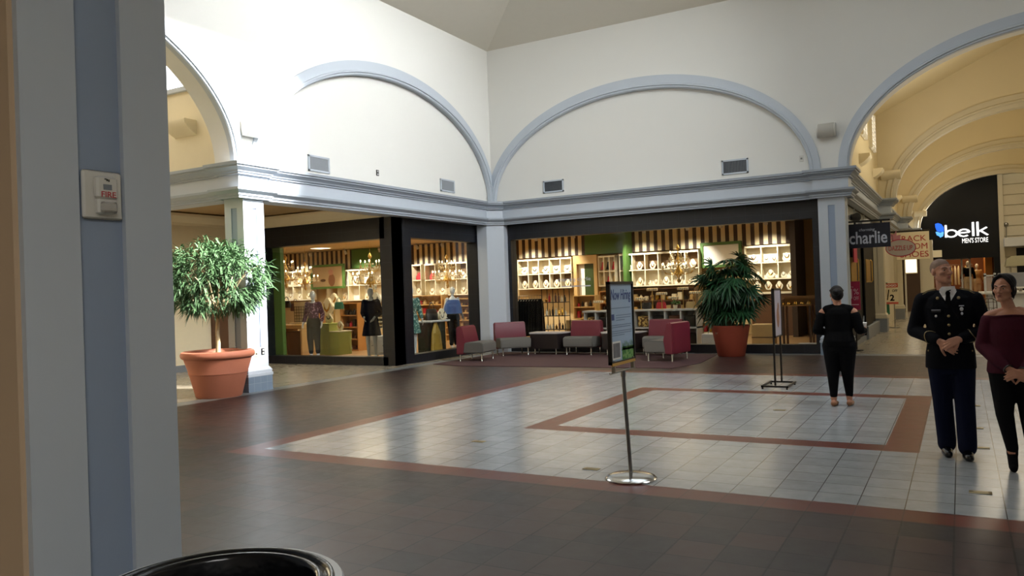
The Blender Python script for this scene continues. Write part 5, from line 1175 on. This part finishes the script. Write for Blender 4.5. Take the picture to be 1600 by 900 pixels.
mb = MB(); stroke(mb, [(1.47, .02), (1.47, 1.22)]); mb.build('letter_l', 'litwhite', t)
mb = MB(); stroke(mb, [(1.70, .02), (1.70, 1.22)]); stroke(mb, [(2.16, .72), (1.72, .36)]); stroke(mb, [(1.84, .44), (2.20, .04)]); mb.build('letter_k', 'litwhite', t)
for ch in t.children: ch.scale = (gw/2.27, 1, gh/1.30)
a = atY(1461, 350, 44.94); t = thing('leaf_emblem', 'glowing blue leaf-shaped emblem left of the white shop name', 'sign', (a.x, 44.96, a.z)); b = atY(1475, 370, 44.94); W, H = b.x-a.x, a.z-b.z
def petal(P, m, nm, y): mb = MB(); mb.prism([(x*W, -z*H) for x, z in P], y-.06, y); mb.build(nm, m, t)
petal([(.0, 0), (.35, -.05), (.75, .05), (1, .3), (1, .62), (.8, .6), (.45, .62), (.15, .5), (.02, .25)], 'litblue', 'upper_petal', -.0); petal([(.02, .62), (.2, .58), (.55, .68), (.85, .62), (1.0, .66), (.9, .95), (.55, 1.05), (.45, .95), (.15, .85)], 'litsky', 'lower_petal', -.0)
a, b = atY(1503.5, 380, 44.96), atY(1544, 374, 44.96); t0 = put_text("MEN'S STORE", 'shop_sign', 'litwhite', None, 0, 0, 0, w=b.x-a.x, h=.24, ext=.03, center=False); t0.location = (a.x, 44.98, a.z); tag(t0, "small pale line reading men's store under the big shop name", 'sign')
a = atY(1459, 397, 44.9); mb = MB(); mb.box(0, .46, -.08, .06, 0, .35, .01); o = mb.build('exit_sign', mat('dim_lit_box', 'C8B890', .5, emit=.35), loc=(a.x-.1, 44.9, a.z-.17)); tag(o, 'small pale lit box at the left top corner of the menswear entrance', 'sign')
mannequin('mannequin in a black jacket and beige trousers in the menswear entrance', *atY(1513, 440, 46.6).xy, 0, [('top', 'blk'), ('trousers', 'beigec')], 1.95, z=.45)
mannequin('mannequin in a khaki shirt and pale trousers right of the black-jacketed one', *atY(1527, 440, 47.25).xy, R(15), [('top', 'khaki'), ('trousers', 'beigec')], 1.85, z=.4)
t = thing('display_stage', 'white square display frame around the menswear mannequins', 'frame', (atY(1493, 440, 46.1).x, 46.1, 0)); mb = MB(); a, b = atY(1472, 404, 46.1), atY(1515, 404, 46.1); w0, w1, H = a.x-t.location.x, b.x-t.location.x, a.z
for x in (w0, w1, .3): mb.box(x-.04, x+.04, -.04, .04, 0, H)
mb.box(w0, w1+.04, -.04, .04, H-.08, H); mb.build('posts', 'kiosk', t); mb = MB(); mb.box(w0-.1, w1+.32, -.4, 1.3, 0, .38, .01); mb.build('platform', 'wood', t)
for i in range(7):
    x = atY(1482, 440, 47.5).x+.16*i; t = thing('hanging_shirt', ORD[i]+' shirt from the left on the rail behind the menswear mannequins', 'garment', (x, 47.7, 2.2), 0, 'shirts on the menswear rail'); mb = MB(); mb.loft([(0, 0, -1.0, .06, .26), (0, 0, -.15, .05, .22), (0, 0, 0, .02, .05)], 12); mb.build('cloth', ('cream', 'khaki', 'paper', 'cream', 'blk', 'khaki', 'paper')[i], t)
mb = MB(); x0 = atY(1482, 440, 47.5).x; mb.tube([(x0-.1, 47.7, 0), (x0-.1, 47.7, 2.25), (x0+1.1, 47.7, 2.25), (x0+1.1, 47.7, 0)], .025, 8); o = mb.build('clothes_rail', 'steel'); tag(o, 'steel rail of shirts behind the menswear mannequins', 'rack')
# canopy, screen and dark door on the boarded wall
a = atY(1568, 372, 44.4); t = thing('canopy_shelf', 'grey flat canopy on rods across the boarded wall', 'canopy', (a.x, 44.4, 2.96)); mb = MB(); mb.box(0, 4.2, -.5, .5, .0, .42, .01); mb.build('slab', 'ltgrey', t)
for x in (.1, 1.35, 2.6):
    mb = MB(); mb.tube([(x, -.3, .42), (x+.05, .49, 1.1)], .02, 8); mb.ell((x+.05, .49, 1.1), (.1, .04, .1), 12, 8); mb.build('tie_rod', 'steel', t)
a = atY(1584, 386, 44.85); t = thing('shop_opening', 'dark opening with a small lit screen under the grey canopy', 'screen', (a.x+1.6, 44.88, 0)); mb = MB(); mb.box(-1.5, 1.5, -.05, .0, .0, 2.9); mb.build('panel', 'black', t); mb = MB(); mb.box(-1.35, -.5, -.09, -.05, 2.15, 2.5); s_ = mb.build('screen', mat('dim_screen', '4a4a66', .3, emit=.4, var=.5, scale=6), t); mb = MB(); mb.ell((-1.05, -.095, 2.28), (.12, .01, .07)); mb.build('bright_spot', mat('screen_spot', 'E6E6F0', .3, emit=1), s_)
a = atY(1575, 420, 40); mb = MB(); mb.prism([(-.0, 0), (2.2, 0), (2.2, .45), (.25, .45), (.05, .3)], -.6, .6); o = mb.build('awning', mat('olive_cream_awning', 'A8A488', .7), loc=(a.x, 42.5, 2.02)); tag(o, 'cream awning roll below the dark opening', 'awning')
mb = MB(); mb.tube([(.2, 0, 0), (.2, 0, 2.02)], .05, 10); mb.tube([(2.0, 0, 0), (2.0, 0, 2.02)], .05, 10); o = mb.build('awning_post', 'kiosk', loc=(a.x, 42.5, 0)); tag(o, 'pair of posts under the cream awning, one frame', 'post')
# white kiosk at the right edge
YQ = 26; a, b = atY(1537, 520, YQ), atY(1556, 428, YQ); p = atY(1537, 457, YQ)
t = thing('sales_kiosk', 'white sales kiosk behind the woman in burgundy', 'kiosk', (a.x, YQ, 0)); k0 = p.z; top = b.z
mb = MB(); mb.box(.12, 2.6, .1, 1.9, 0, k0-.05, .01); mb.build('cabinet', 'kiosk', t); mb = MB(); mb.box(-.06, 2.7, 0, 2.0, k0-.05, k0); mb.build('counter', 'plastic', t)
mb = MB()
for x in (.06, .30): mb.box(x, x+.06, .3, .36, k0, top+.03)
for i in range(5): mb.box(.13+.03*i, .145+.03*i, .32, .34, k0, top-.02)
mb.box(.06, .36, .3, .36, top-.06, top-.02); mb.build('slat_screen', 'kiosk', t)
q0, q1 = atY(1555, 449, YQ), atY(1555, 427, YQ); mb = MB(); mb.box(.40, 2.6, .3, .38, q0.z, q1.z, .005); mb.build('header_panel', mat('grey_header', '8f9094', .5, var=.1), t)
mb = MB(); mb.box(.40, 2.6, .25, .5, q0.z-.05, q0.z); mb.box(.36, .42, .3, .36, k0, q0.z); mb.prism([(.42, q0.z-.05), (.7, q0.z-.05), (.42, q0.z-.28)], .3, .34); mb.build('shelf', 'plastic', t)
for i in range(5):
    mb = MB(); mb.lathe([(0, 0), (.05, 0), (.05, .16), (.02, .2), (.02, .24), (0, .25)], 10); o = mb.build('bottle', ('paper', 'palepink', 'paper', 'silver', 'palepink')[i], loc=(a.x+.55+.2*i, YQ+.6, k0+.001)); tag(o, ORD[i]+' pale bottle from the left on the white kiosk counter', 'bottle', 'bottles on the kiosk')
# wrought cafe chairs
def cafe_chair():
    t = thing('cafe_chair', '', 'chair', group='wrought metal cafe chairs')
    m = 'brownmetal'
    mb = MB(); mb.lathe([(0, .44), (.2, .44), (.21, .455), (.19, .475), (0, .48)], 20); mb.build('seat', 'dkwood', t)
    for sx in (-1, 1):
        for sy in (-1, 1): mb = MB(); mb.tube([(.15*sx, .15*sy, .44), (.20*sx, .21*sy, 0)], .012, 8); mb.build('leg', m, t)
    mb = MB(); mb.tube([(-.19, .17, .45), (-.20, .22, .95), (-.1, .23, 1.02), (.1, .23, 1.02), (.20, .22, .95), (.19, .17, .45)], .012, 8)
    for k in (-.1, 0, .1): mb.tube([(k, .18, .46), (k*1.2, .22, 1.02)], .008, 6)
    for z in (.6, .78, .93): mb.tube([(-.2, .2, z), (.2, .2, z)], .008, 6)
    for k in (-.1, .1): mb.tube([(k+.07*cos(a)*(1-a/14), .205, .7+.07*sin(a)*(1-a/14)) for a in [.5*q for q in range(22)]], .006, 5)
    mb.build('backrest', m, t); mb = MB(); mb.tube([(.185*cos(a), .195*sin(a), .15) for a in [2*pi*q/16 for q in range(17)]], .009, 6); mb.build('stretcher', m, t); return t
M['brownmetal'] = mat('brown_metal', '4a3626', .4, .6)
ch0 = cafe_chair()
for i, (px, py, rz, lb) in enumerate(((1553, 529, .4, 'nearest wrought cafe chair between the couple'), (1540, 522, 2.4, 'wrought cafe chair partly behind the soldier\'s arm'), (1549, 509, -.8, 'second row wrought cafe chair between the couple'), (1538, 503, 1.2, 'farther wrought cafe chair by the soldier\'s shoulder'), (1553, 497, 3.0, 'farthest wrought cafe chair below the khaki mannequin'))):
    p = atZ(px, py); o = ch0 if i == 0 else copy_tree(ch0); o.location = p; o.rotation_euler.z = rz; o['label'] = lb
for i, (px, py) in enumerate(((1525, 519), (1528, 496))):
    p = atZ(px, py); t = thing('cafe_table', ('small round cafe table between the nearer wrought chairs', 'small round cafe table among the farther wrought chairs')[i], 'table', p); mb = MB(); mb.lathe([(0, .72), (.28, .72), (.28, .745), (0, .745)], 24); mb.build('top', 'dkwood', t); mb = MB(); mb.tube([(0, 0, .72), (0, 0, .03)], .025, 8); mb.lathe([(0, 0), (.2, 0), (.2, .02), (0, .03)], 20); mb.build('pedestal', 'brownmetal', t)

# ------------------------------------------------------------------ people
def head(mb, c, yaw=0, pitch=0, roll=0, s=1.0, jaw=1.0):
    q = mb.T; mb.T = q @ Matrix.Translation(c) @ Matrix.Rotation(yaw, 4, 'Z') @ Matrix.Rotation(pitch, 4, 'X') @ Matrix.Rotation(roll, 4, 'Y') @ Matrix.Scale(s, 4)
    mb.ell((0, .018, .03), (.075, .096, .088), 20, 12); mb.ell((0, -.018, -.015), (.066, .070, .085), 18, 12)
    for k in (-1, 1):
        mb.cap((.046*jaw*k, -.008, -.062), .026, (.014*jaw*k, -.070, -.098), .018); mb.ell((.042*k, -.055, -.018), (.023, .025, .020))
        mb.cap((.044*k, -.060, .026), .011, (.014*k, -.0805, .023), .0100); mb.ell((.078*k, .012, -.006), (.010, .020, .033)); mb.ell((.011*k, -.096, -.030), (.009, .012, .008))
    mb.cap((-.010*jaw, -.073, -.100), .017, (.010*jaw, -.073, -.100), .017); mb.ell((0, -.045, -.075), (.045*jaw, .042, .034))
    mb.cap((0, -.084, .016), .008, (0, -.107, -.026), .0115)
    mb.cap((-.019, -.081, -.056), .0055, (0, -.0895, -.0535), .007); mb.cap((.019, -.081, -.056), .0055, (0, -.0895, -.0535), .007); mb.cap((-.013, -.085, -.066), .0065, (.013, -.085, -.066), .0065)
    T = mb.T; mb.T = q; return T
def face_parts(t, T, brow, hairm, lips=None, female=False):
    for k in (-1, 1):
        mb = MB(); mb.T = T; mb.ell((.031*k, -.0715, .004), (.012, .009, .0050), 12, 8); mb.mi = 1; mb.ell((.031*k-.001, -.0775, .004), (.0064, .0045, .0050), 10, 8); mb.build('eye', ['eyew', 'eyed'], t, sharp=0)
        mb = MB(); mb.T = T; mb.tube([(.014*k, -.0935, .023), (.032*k, -.0885, .030), (.049*k, -.073, .027)], [.0035, .0045, .0025], 6); mb.build('eyebrow', hairm, t, sharp=0)
    if lips:
        mb = MB(); mb.T = T; mb.ell((0, -.0905, -.0545), (.019, .0065, .0045)); mb.ell((0, -.0895, -.0655), (.016, .0065, .0055)); mb.build('lips', lips, t, sharp=0)

# --- soldier
t = thing('person', 'man with shaved head in a dark dress uniform with white shirt, hands clasped', 'person', (-.10, 8.16, 0)); s_t = t
mb = MB()
T = head(mb, (-.045, -.02, 1.665), R(40), R(-4), 0, 1.0, 1.08)
mb.cap((-.02, .02, 1.42), .066, (-.04, .005, 1.585), .060)
mb.loft([(0, .01, .84, .155, .105), (0, .01, 1.05, .14, .095), (0, .01, 1.3, .17, .10), (0, .01, 1.43, .13, .08), (0, .01, 1.46, .08, .06)])
AR = [((-.205, .015, 1.405), (-.285, .03, 1.13), (-.085, -.185, 1.045)), ((.205, .015, 1.405), (.285, .03, 1.13), (.085, -.185, 1.06))]
LG = [((-.085, .01, .87), (-.075, .01, .49), (-.055, .05, .09)), ((.09, .0, .87), (.10, -.05, .49), (.108, -.08, .09))]
for k in (-1, 1): mb.cap((.08*k, .012, 1.415), .055, (.19*k, .015, 1.405), .056)
for a in AR: mb.limb(a, [.055, .043, .031])
for l in LG: mb.limb(l, [.08, .055, .04]); mb.cap((l[2][0], l[2][1]+.02, .05), .036, (l[2][0]+.008, l[2][1]-.13, .035), .028)
hand(mb, (-.075, -.195, 1.04), (.80, -.25, -.55), (.35, .85, -.2), .62, -1, .12, .3, 1.0)
hand(mb, (.075, -.198, 1.065), (-.78, -.34, -.38), (-.35, .80, -.4), .75, 1, .10, .35, 1.0)
body = blob(mb, 'body', 'skin', t, .0050, 5)
face_parts(t, T, None, 'stub', 'lip')
TI = T.inverted(); body.data.materials.append(M['stub'])
for p in body.data.polygons:
    q = TI @ p.center
    if q.z > -.02 and q.z < .14 and abs(q.x) < .085 and q.z > .062-.55*(q.y+.07) and q.z > .012-.4*max(0, q.y-.02) and abs(q.x) < .0765: p.material_index = 1
# jacket
JR = [(0, .01, .79, .205, .150), (0, .01, .93, .198, .145), (0, .0, 1.08, .172, .128), (0, .0, 1.22, .192, .138), (0, .005, 1.34, .205, .138), (0, .01, 1.42, .185, .118), (0, .015, 1.465, .125, .09), (0, .02, 1.50, .085, .075)]
def fs(x, z, R_=JR):
    for a, b in zip(R_, R_[1:]):
        if a[2] <= z <= b[2]:
            k = (z-a[2])/(b[2]-a[2]); rx = a[3]+(b[3]-a[3])*k; ry = a[4]+(b[4]-a[4])*k; cy = a[1]+(b[1]-a[1])*k
            return cy-ry*math.sqrt(max(0, 1-(x/rx)**2))
    return -.1
mb = MB(); mb.loft(JR, 28, 2.3)
for k in (-1, 1): mb.cap((.06*k, .015, 1.445), .062, (.19*k, .015, 1.405), .072)
for a in AR: mb.limb([a[0], a[1], Vector(a[1]).lerp(a[2], .90)], [.074, .064, .050], 16)
jk = blob(mb, 'jacket', 'uni', t, .008, 4)
def patch(mb, f, z0, z1, n=8, off=.006, m=6):
    """cloth patch on the chest: f(z) gives its x range"""
    rows = []
    for i in range(n+1):
        z = z0+(z1-z0)*i/n; xa, xb = f(z); rows.append([(xa+(xb-xa)*j/m, z) for j in range(m+1)])
    A = [[mb.v((x, fs(x, z)-off, z)) for x, z in r] for r in rows]; B = [[mb.v((x, fs(x, z)-off+.012, z)) for x, z in r] for r in rows]
    for G in (A, B):
        for p, q in zip(G, G[1:]):
            for j in range(m): mb.f((p[j], p[j+1], q[j+1], q[j]))
    edge = A[0]+[r[-1] for r in A[1:]]+A[-1][::-1][1:]+[r[0] for r in A[::-1][1:-1]]; eb = B[0]+[r[-1] for r in B[1:]]+B[-1][::-1][1:]+[r[0] for r in B[::-1][1:-1]]
    for i in range(len(edge)): mb.f((edge[i], edge[(i+1) % len(edge)], eb[(i+1) % len(edge)], eb[i]))
mb = MB(); patch(mb, lambda z: (-.003-.068*(z-1.365)/.12, .003+.068*(z-1.365)/.12), 1.365, 1.485, off=.005)
for k in (-1, 1): mb.prism([(.004*k, 1.47), (.050*k, 1.525), (.066*k, 1.495), (.044*k, 1.435)], -.092, -.076)
mb.lathe([(.078, 1.46), (.071, 1.528), (.067, 1.528), (.070, 1.46)], 28, (-.014, .014, 0)); mb.build('shirt', 'shirt', t, sharp=50)
mb = MB(); patch(mb, lambda z: (-.016-.010*(1.46-z)/.10, .016+.010*(1.46-z)/.10), 1.36, 1.465, off=.014, m=3); mb.ell((0, -.106, 1.468), (.02, .014, .02)); mb.build('tie', 'blk', t)
for k in (-1, 1):
    mb = MB(); patch(mb, lambda z, k=k: tuple(sorted((k*(.004+.070*(z-1.35)/.13), k*(.035+.085*min(1, (z-1.33)/.10))))), 1.34, 1.475, off=.010, m=4); mb.build('lapel', 'uni', t)
    mb = MB(); x = .082*k; mb.ell((x, fs(x, 1.425)-.016, 1.425), (.014, .006, .014)); mb.build('collar_insignia', 'uniform_metal', t)
    mb = MB(); mb.tube([(.10*k, .02, 1.507), (.16*k, .015, 1.495), (.215*k, .015, 1.465)], .005, 6); mb.tube([(.10*k, -.025, 1.500), (.16*k, -.03, 1.487), (.215*k, -.028, 1.452)], .004, 6); mb.ell((.10*k, 0, 1.512), (.009, .009, .006)); mb.build('shoulder_strap', 'uniform_metal', t)
    a = AR[(k+1)//2]; d = (Vector(a[2])-Vector(a[1])).normalized(); c = Vector(a[1]).lerp(a[2], .66); u = d.orthogonal().normalized(); v = d.cross(u)
    mb = MB(); mb.tube([c+(u*cos(q)+v*sin(q))*.0585+d*.02*cos(2*q) for q in [2*pi*i/28 for i in range(29)]], .0042, 6); mb.build('cuff_braid', 'uniform_metal', t)
for z in (1.265, 1.185, 1.105, .985): mb = MB(); mb.ell((.0, fs(0, z)-.008, z), (.0125, .007, .0125)); mb.build('button', 'uniform_metal', t)
mb = MB(); mb.box(-.135, -.062, fs(-.1, 1.315)-.018, fs(-.1, 1.315)+.01, 1.300, 1.316); mb.build('name_plate', 'bin', t); mb = MB(); mb.box(-.135, -.062, fs(-.1, 1.322)-.017, fs(-.1, 1.322)+.01, 1.318, 1.322); mb.build('plate_edge', 'silver', t)
mb = MB(); mb.ell((-.10, fs(-.1, 1.265)-.008, 1.265), (.010, .006, .012)); mb.build('left_badge', 'silver', t); mb = MB(); mb.box(.082, .122, fs(.1, 1.35)-.014, fs(.1, 1.35)+.01, 1.350, 1.358); mb.ell((.102, fs(.1, 1.32)-.008, 1.325), (.015, .006, .018)); mb.ell((.104, fs(.1, 1.285)-.008, 1.285), (.010, .006, .013)); mb.build('medal', 'silver', t)
for k in (-1, 1): mb = MB(); patch(mb, lambda z, k=k: tuple(sorted((k*.07, k*.155))), .955, 1.0, n=2, off=.008, m=4); mb.build('pocket_flap', 'uni', t); mb = MB(); x = .17*k; mb.ell((x, fs(x, .96)-.006, .95), (.009, .006, .009)); mb.build('pocket_button', 'uniform_metal', t)
mb = MB()
for l in LG: mb.limb([l[0], (l[0][0]*.5+l[1][0]*.5, l[1][1]*.5, .68), l[1], (l[2][0], l[2][1], .14), (l[2][0], l[2][1]-.005, .09)], [.112, .097, .082, .078, .076], 16)
mb.loft([(0, .01, .74, .175, .125), (0, .01, .9, .175, .125)], 20); blob(mb, 'trousers', 'trous', t, .009, 4)
for l in LG:
    x, y = l[2][0], l[2][1]; mb = MB(); mb.cap((x, y+.04, .045), .042, (x+.005, y-.09, .038), .045); mb.cap((x, y-.09, .036), .046, (x+.012, y-.165, .030), .038); mb.cap((x, y+.03, .08), .045, (x, y+.0, .09), .05)
    for v_ in mb.bm.verts: v_.co.z = max(v_.co.z, .002)
    blob(mb, 'shoe', 'shoe', t, .007, 2)

# --- woman in burgundy
t = thing('person', 'dark-haired woman in a burgundy off-shoulder blouse and black trousers', 'person', (.365, 7.74, 0))
mb = MB(); T = head(mb, (-.055, -.01, 1.50), R(-24), R(2), R(2), .93, .92)
mb.cap((0, .025, 1.26), .052, (-.045, .008, 1.43), .046)
TR = [(0, .01, .78, .155, .11), (0, .01, .92, .135, .10), (0, .0, 1.02, .115, .085), (0, -.01, 1.16, .14, .105), (0, .0, 1.25, .15, .09), (0, .01, 1.30, .12, .07), (0, .015, 1.33, .06, .05)]
mb.loft(TR, 22)
AR = [((-.165, .01, 1.265), (-.215, .03, 1.02), (-.055, -.175, .855)), ((.165, .01, 1.265), (.215, .03, 1.02), (.06, -.175, .84))]
for k in (-1, 1): mb.cap((.05*k, .012, 1.315), .034, (.15*k, .012, 1.275), .046)
for a in AR: mb.limb(a, [.045, .036, .027])
LG = [((-.085, .01, .80), (-.08, -.01, .46), (-.035, .0, .12)), ((.085, .01, .80), (.09, .02, .46), (.11, .05, .12))]
for l in LG: mb.limb(l, [.08, .05, .035]); mb.cap((l[2][0], l[2][1]+.01, .09), .030, (l[2][0], l[2][1]-.12, .035), .024)
hand(mb, (-.045, -.185, .845), (.75, -.22, -.50), (.35, .85, -.2), .55, -1, .10, .3, .88); hand(mb, (.05, -.182, .83), (-.80, -.26, -.30), (-.3, .85, -.3), .6, 1, .10, .3, .88)
blob(mb, 'body', 'skin2', t, .0052, 3); face_parts(t, T, None, 'hair', 'lip', True)
mb = MB(); mb.T = T
mb.ell((0, .040, .048), (.086, .098, .088), 18, 12); mb.ell((.0, .115, -.02), (.062, .055, .062)); mb.ell((.0, .06, -.02), (.085, .07, .085))
for k in (-1, 1): mb.limb([(.012*k, -.035, .122), (.055*k, -.042, .088), (.080*k, -.015, .03), (.082*k, .005, -.04), (.075*k, .02, -.09)], [.016, .017, .015, .012, .006]); mb.tube([(.08*k, -.015, -.02), (.088*k, -.02, -.08), (.078*k, -.015, -.13)], [.006, .005, .002], 6)
bmesh.ops.delete(mb.bm, geom=[], context='FACES')
blob(mb, 'hair', 'hair', t, .006, 2)
mb = MB(); G = .02
mb.loft([(0, .01, .80, .20, .155), (0, .01, .88, .192, .15), (0, .0, 1.02, .165, .125), (0, -.01, 1.16, .170, .130), (0, .0, 1.25, .178, .112), (0, .005, 1.275, .176, .10)], 24)
for a in AR:
    mb.limb([(a[0][0]*1.02, a[0][1], 1.235), a[1], Vector(a[1]).lerp(a[2], .62), Vector(a[1]).lerp(a[2], .92)], [.062, .062, .062, .040], 16)
bl = blob(mb, 'blouse', 'wine', t, .008, 4)
mb = MB(); mb.tube([(.183*cos(q), .005+.104*sin(q), 1.274+.006*sin(3*q)) for q in [2*pi*i/40 for i in range(41)]], .008, 6); mb.build('neckline_band', 'wine', t)
mb = MB()
for l in LG: mb.limb([l[0], l[1], (l[2][0], l[2][1], .17)], [.105, .068, .047], 16)
mb.loft([(0, .01, .72, .165, .12), (0, .01, .86, .165, .12)], 20); blob(mb, 'trousers', 'blk2', t, .009, 4)
for l in LG:
    x, y = l[2][0], l[2][1]; mb = MB(); mb.cap((x, y+.012, .25), .043, (x, y+.01, .12), .044); mb.cap((x, y+.0, .10), .040, (x+.0, y-.10, .045), .036); mb.cap((x, y-.10, .038), .036, (x, y-.15, .028), .028); mb.cap((x, y+.03, .10), .03, (x, y+.035, .012), .020)
    for v_ in mb.bm.verts: v_.co.z = max(v_.co.z, .002)
    blob(mb, 'ankle_boot', 'blk', t, .007, 3)
mb = MB(); c = Vector(AR[0][2])
for a, r_ in ((AR[0], .034), (AR[1], .034)):
    d = (Vector(a[2])-Vector(a[1])).normalized(); c = Vector(a[1]).lerp(a[2], 1.03); u = d.orthogonal().normalized(); v = d.cross(u); mb.tube([c+(u*cos(q)+v*sin(q))*r_ for q in [2*pi*i/18 for i in range(19)]], .007, 6)
mb.build('bracelet', 'jet', t)

# --- woman walking away
t = thing('person', 'woman in black seen from behind with a white cup in her hand', 'person', (-1.385, 10.96, 0), pi)
# her front is +y in the hall: local x runs to the left of the picture
mb = MB(); T = head(mb, (.02, -.02, 1.435), R(20), R(-3), 0, .93, .95)
mb.cap((0, .02, 1.25), .055, (.015, .0, 1.37), .050)
TR = [(0, .02, .74, .175, .125), (0, .02, .84, .175, .130), (0, .01, .96, .145, .10), (0, .0, 1.1, .155, .11), (0, .01, 1.2, .16, .10), (0, .015, 1.255, .13, .075), (0, .015, 1.285, .06, .05)]
mb.loft(TR, 22)
for k in (-1, 1): mb.cap((.06*k, .015, 1.255), .045, (.165*k, .015, 1.215), .055)
AR = [((-.185, .015, 1.205), (-.25, .03, .98), (-.285, -.16, .96)), ((.185, .015, 1.205), (.26, .05, .98), (.15, -.13, .93))]
for a in AR: mb.limb(a, [.052, .042, .030])
LG = [((-.09, .02, .78), (-.085, .0, .43), (-.095, -.02, .085)), ((.09, .02, .78), (.085, .03, .43), (.085, .055, .085))]
for l in LG: mb.limb(l, [.105, .06, .037]); mb.cap((l[2][0], l[2][1]+.03, .045), .034, (l[2][0]-.01, l[2][1]-.13, .028), .026)
hand(mb, (-.290, -.18, .965), (.0, -1, .1), (1, 0, 0), .75, -1, .06, .35, .9); hand(mb, (.142, -.145, .928), (-.6, -.75, -.1), (-.6, .4, -.6), .6, 1, .1, .3, .9)
blob(mb, 'body', 'skin2', t, .0055, 3); face_parts(t, T, None, 'hair', 'lip', True)
mb = MB(); mb.T = T; mb.ell((0, .03, .045), (.086, .10, .088), 18, 12); mb.ell((0, .065, .005), (.083, .072, .085)); mb.cap((0, .10, .045), .055, (.035, .135, .04), .052); mb.tube([(-.085*cos(a)*1.0, .03-.10*sin(a)*.6, .055+.02*sin(a)) for a in [pi*i/10 for i in range(11)]], .014, 8); blob(mb, 'hair', 'hair', t, .007, 2)
mb = MB()
mb.loft([(0, .02, .76, .198, .148), (0, .02, .84, .196, .148), (0, .01, .96, .165, .12), (0, .0, 1.1, .174, .130), (0, .01, 1.19, .172, .122), (0, .015, 1.245, .15, .10), (0, .015, 1.275, .085, .066), (0, .015, 1.30, .07, .06)], 24)
for k in (-1, 1): mb.cap((.05*k, .015, 1.262), .058, (.13*k, .015, 1.235), .068)
for a in AR: mb.limb([Vector(a[0]).lerp(a[1], .22), a[1], Vector(a[1]).lerp(a[2], .92)], [.069, .060, .042], 16)
blob(mb, 'blouse', 'blk', t, .008, 4)
mb = MB()
for l in LG: mb.limb([l[0], l[1], (l[2][0], l[2][1], .14)], [.122, .078, .046], 16)
mb.loft([(0, .02, .7, .185, .135), (0, .02, .86, .19, .14)], 20); blob(mb, 'leggings', 'blk2', t, .009, 4)
for l in LG:
    x, y = l[2][0], l[2][1]; mb = MB(); mb.cap((x, y+.03, .036), .037, (x-.006, y-.09, .03), .038); mb.cap((x-.006, y-.09, .028), .038, (x-.012, y-.15, .024), .028)
    for v_ in mb.bm.verts: v_.co.z = min(max(v_.co.z, .002), .062)
    blob(mb, 'flat_shoe', 'flat', t, .006, 2)
w = t.matrix_basis @ Vector((-.262, -.262, .915))
c_ = thing('paper_cup', 'white paper cup held by the woman in black', 'cup', (w.x, w.y, w.z)); mb = MB(); mb.lathe([(0, 0), (.032, 0), (.046, .135), (.042, .135), (.030, .005)], 24); mb.build('body', 'paper', c_); mb = MB(); mb.lathe([(0, .148), (.041, .146), (.049, .136), (.047, .132)], 24); mb.build('lid', 'paper', c_); mb = MB(); mb.tube([(.008, 0, .14), (.015, 0, .23)], .004, 6); mb.build('straw', 'paper', c_)
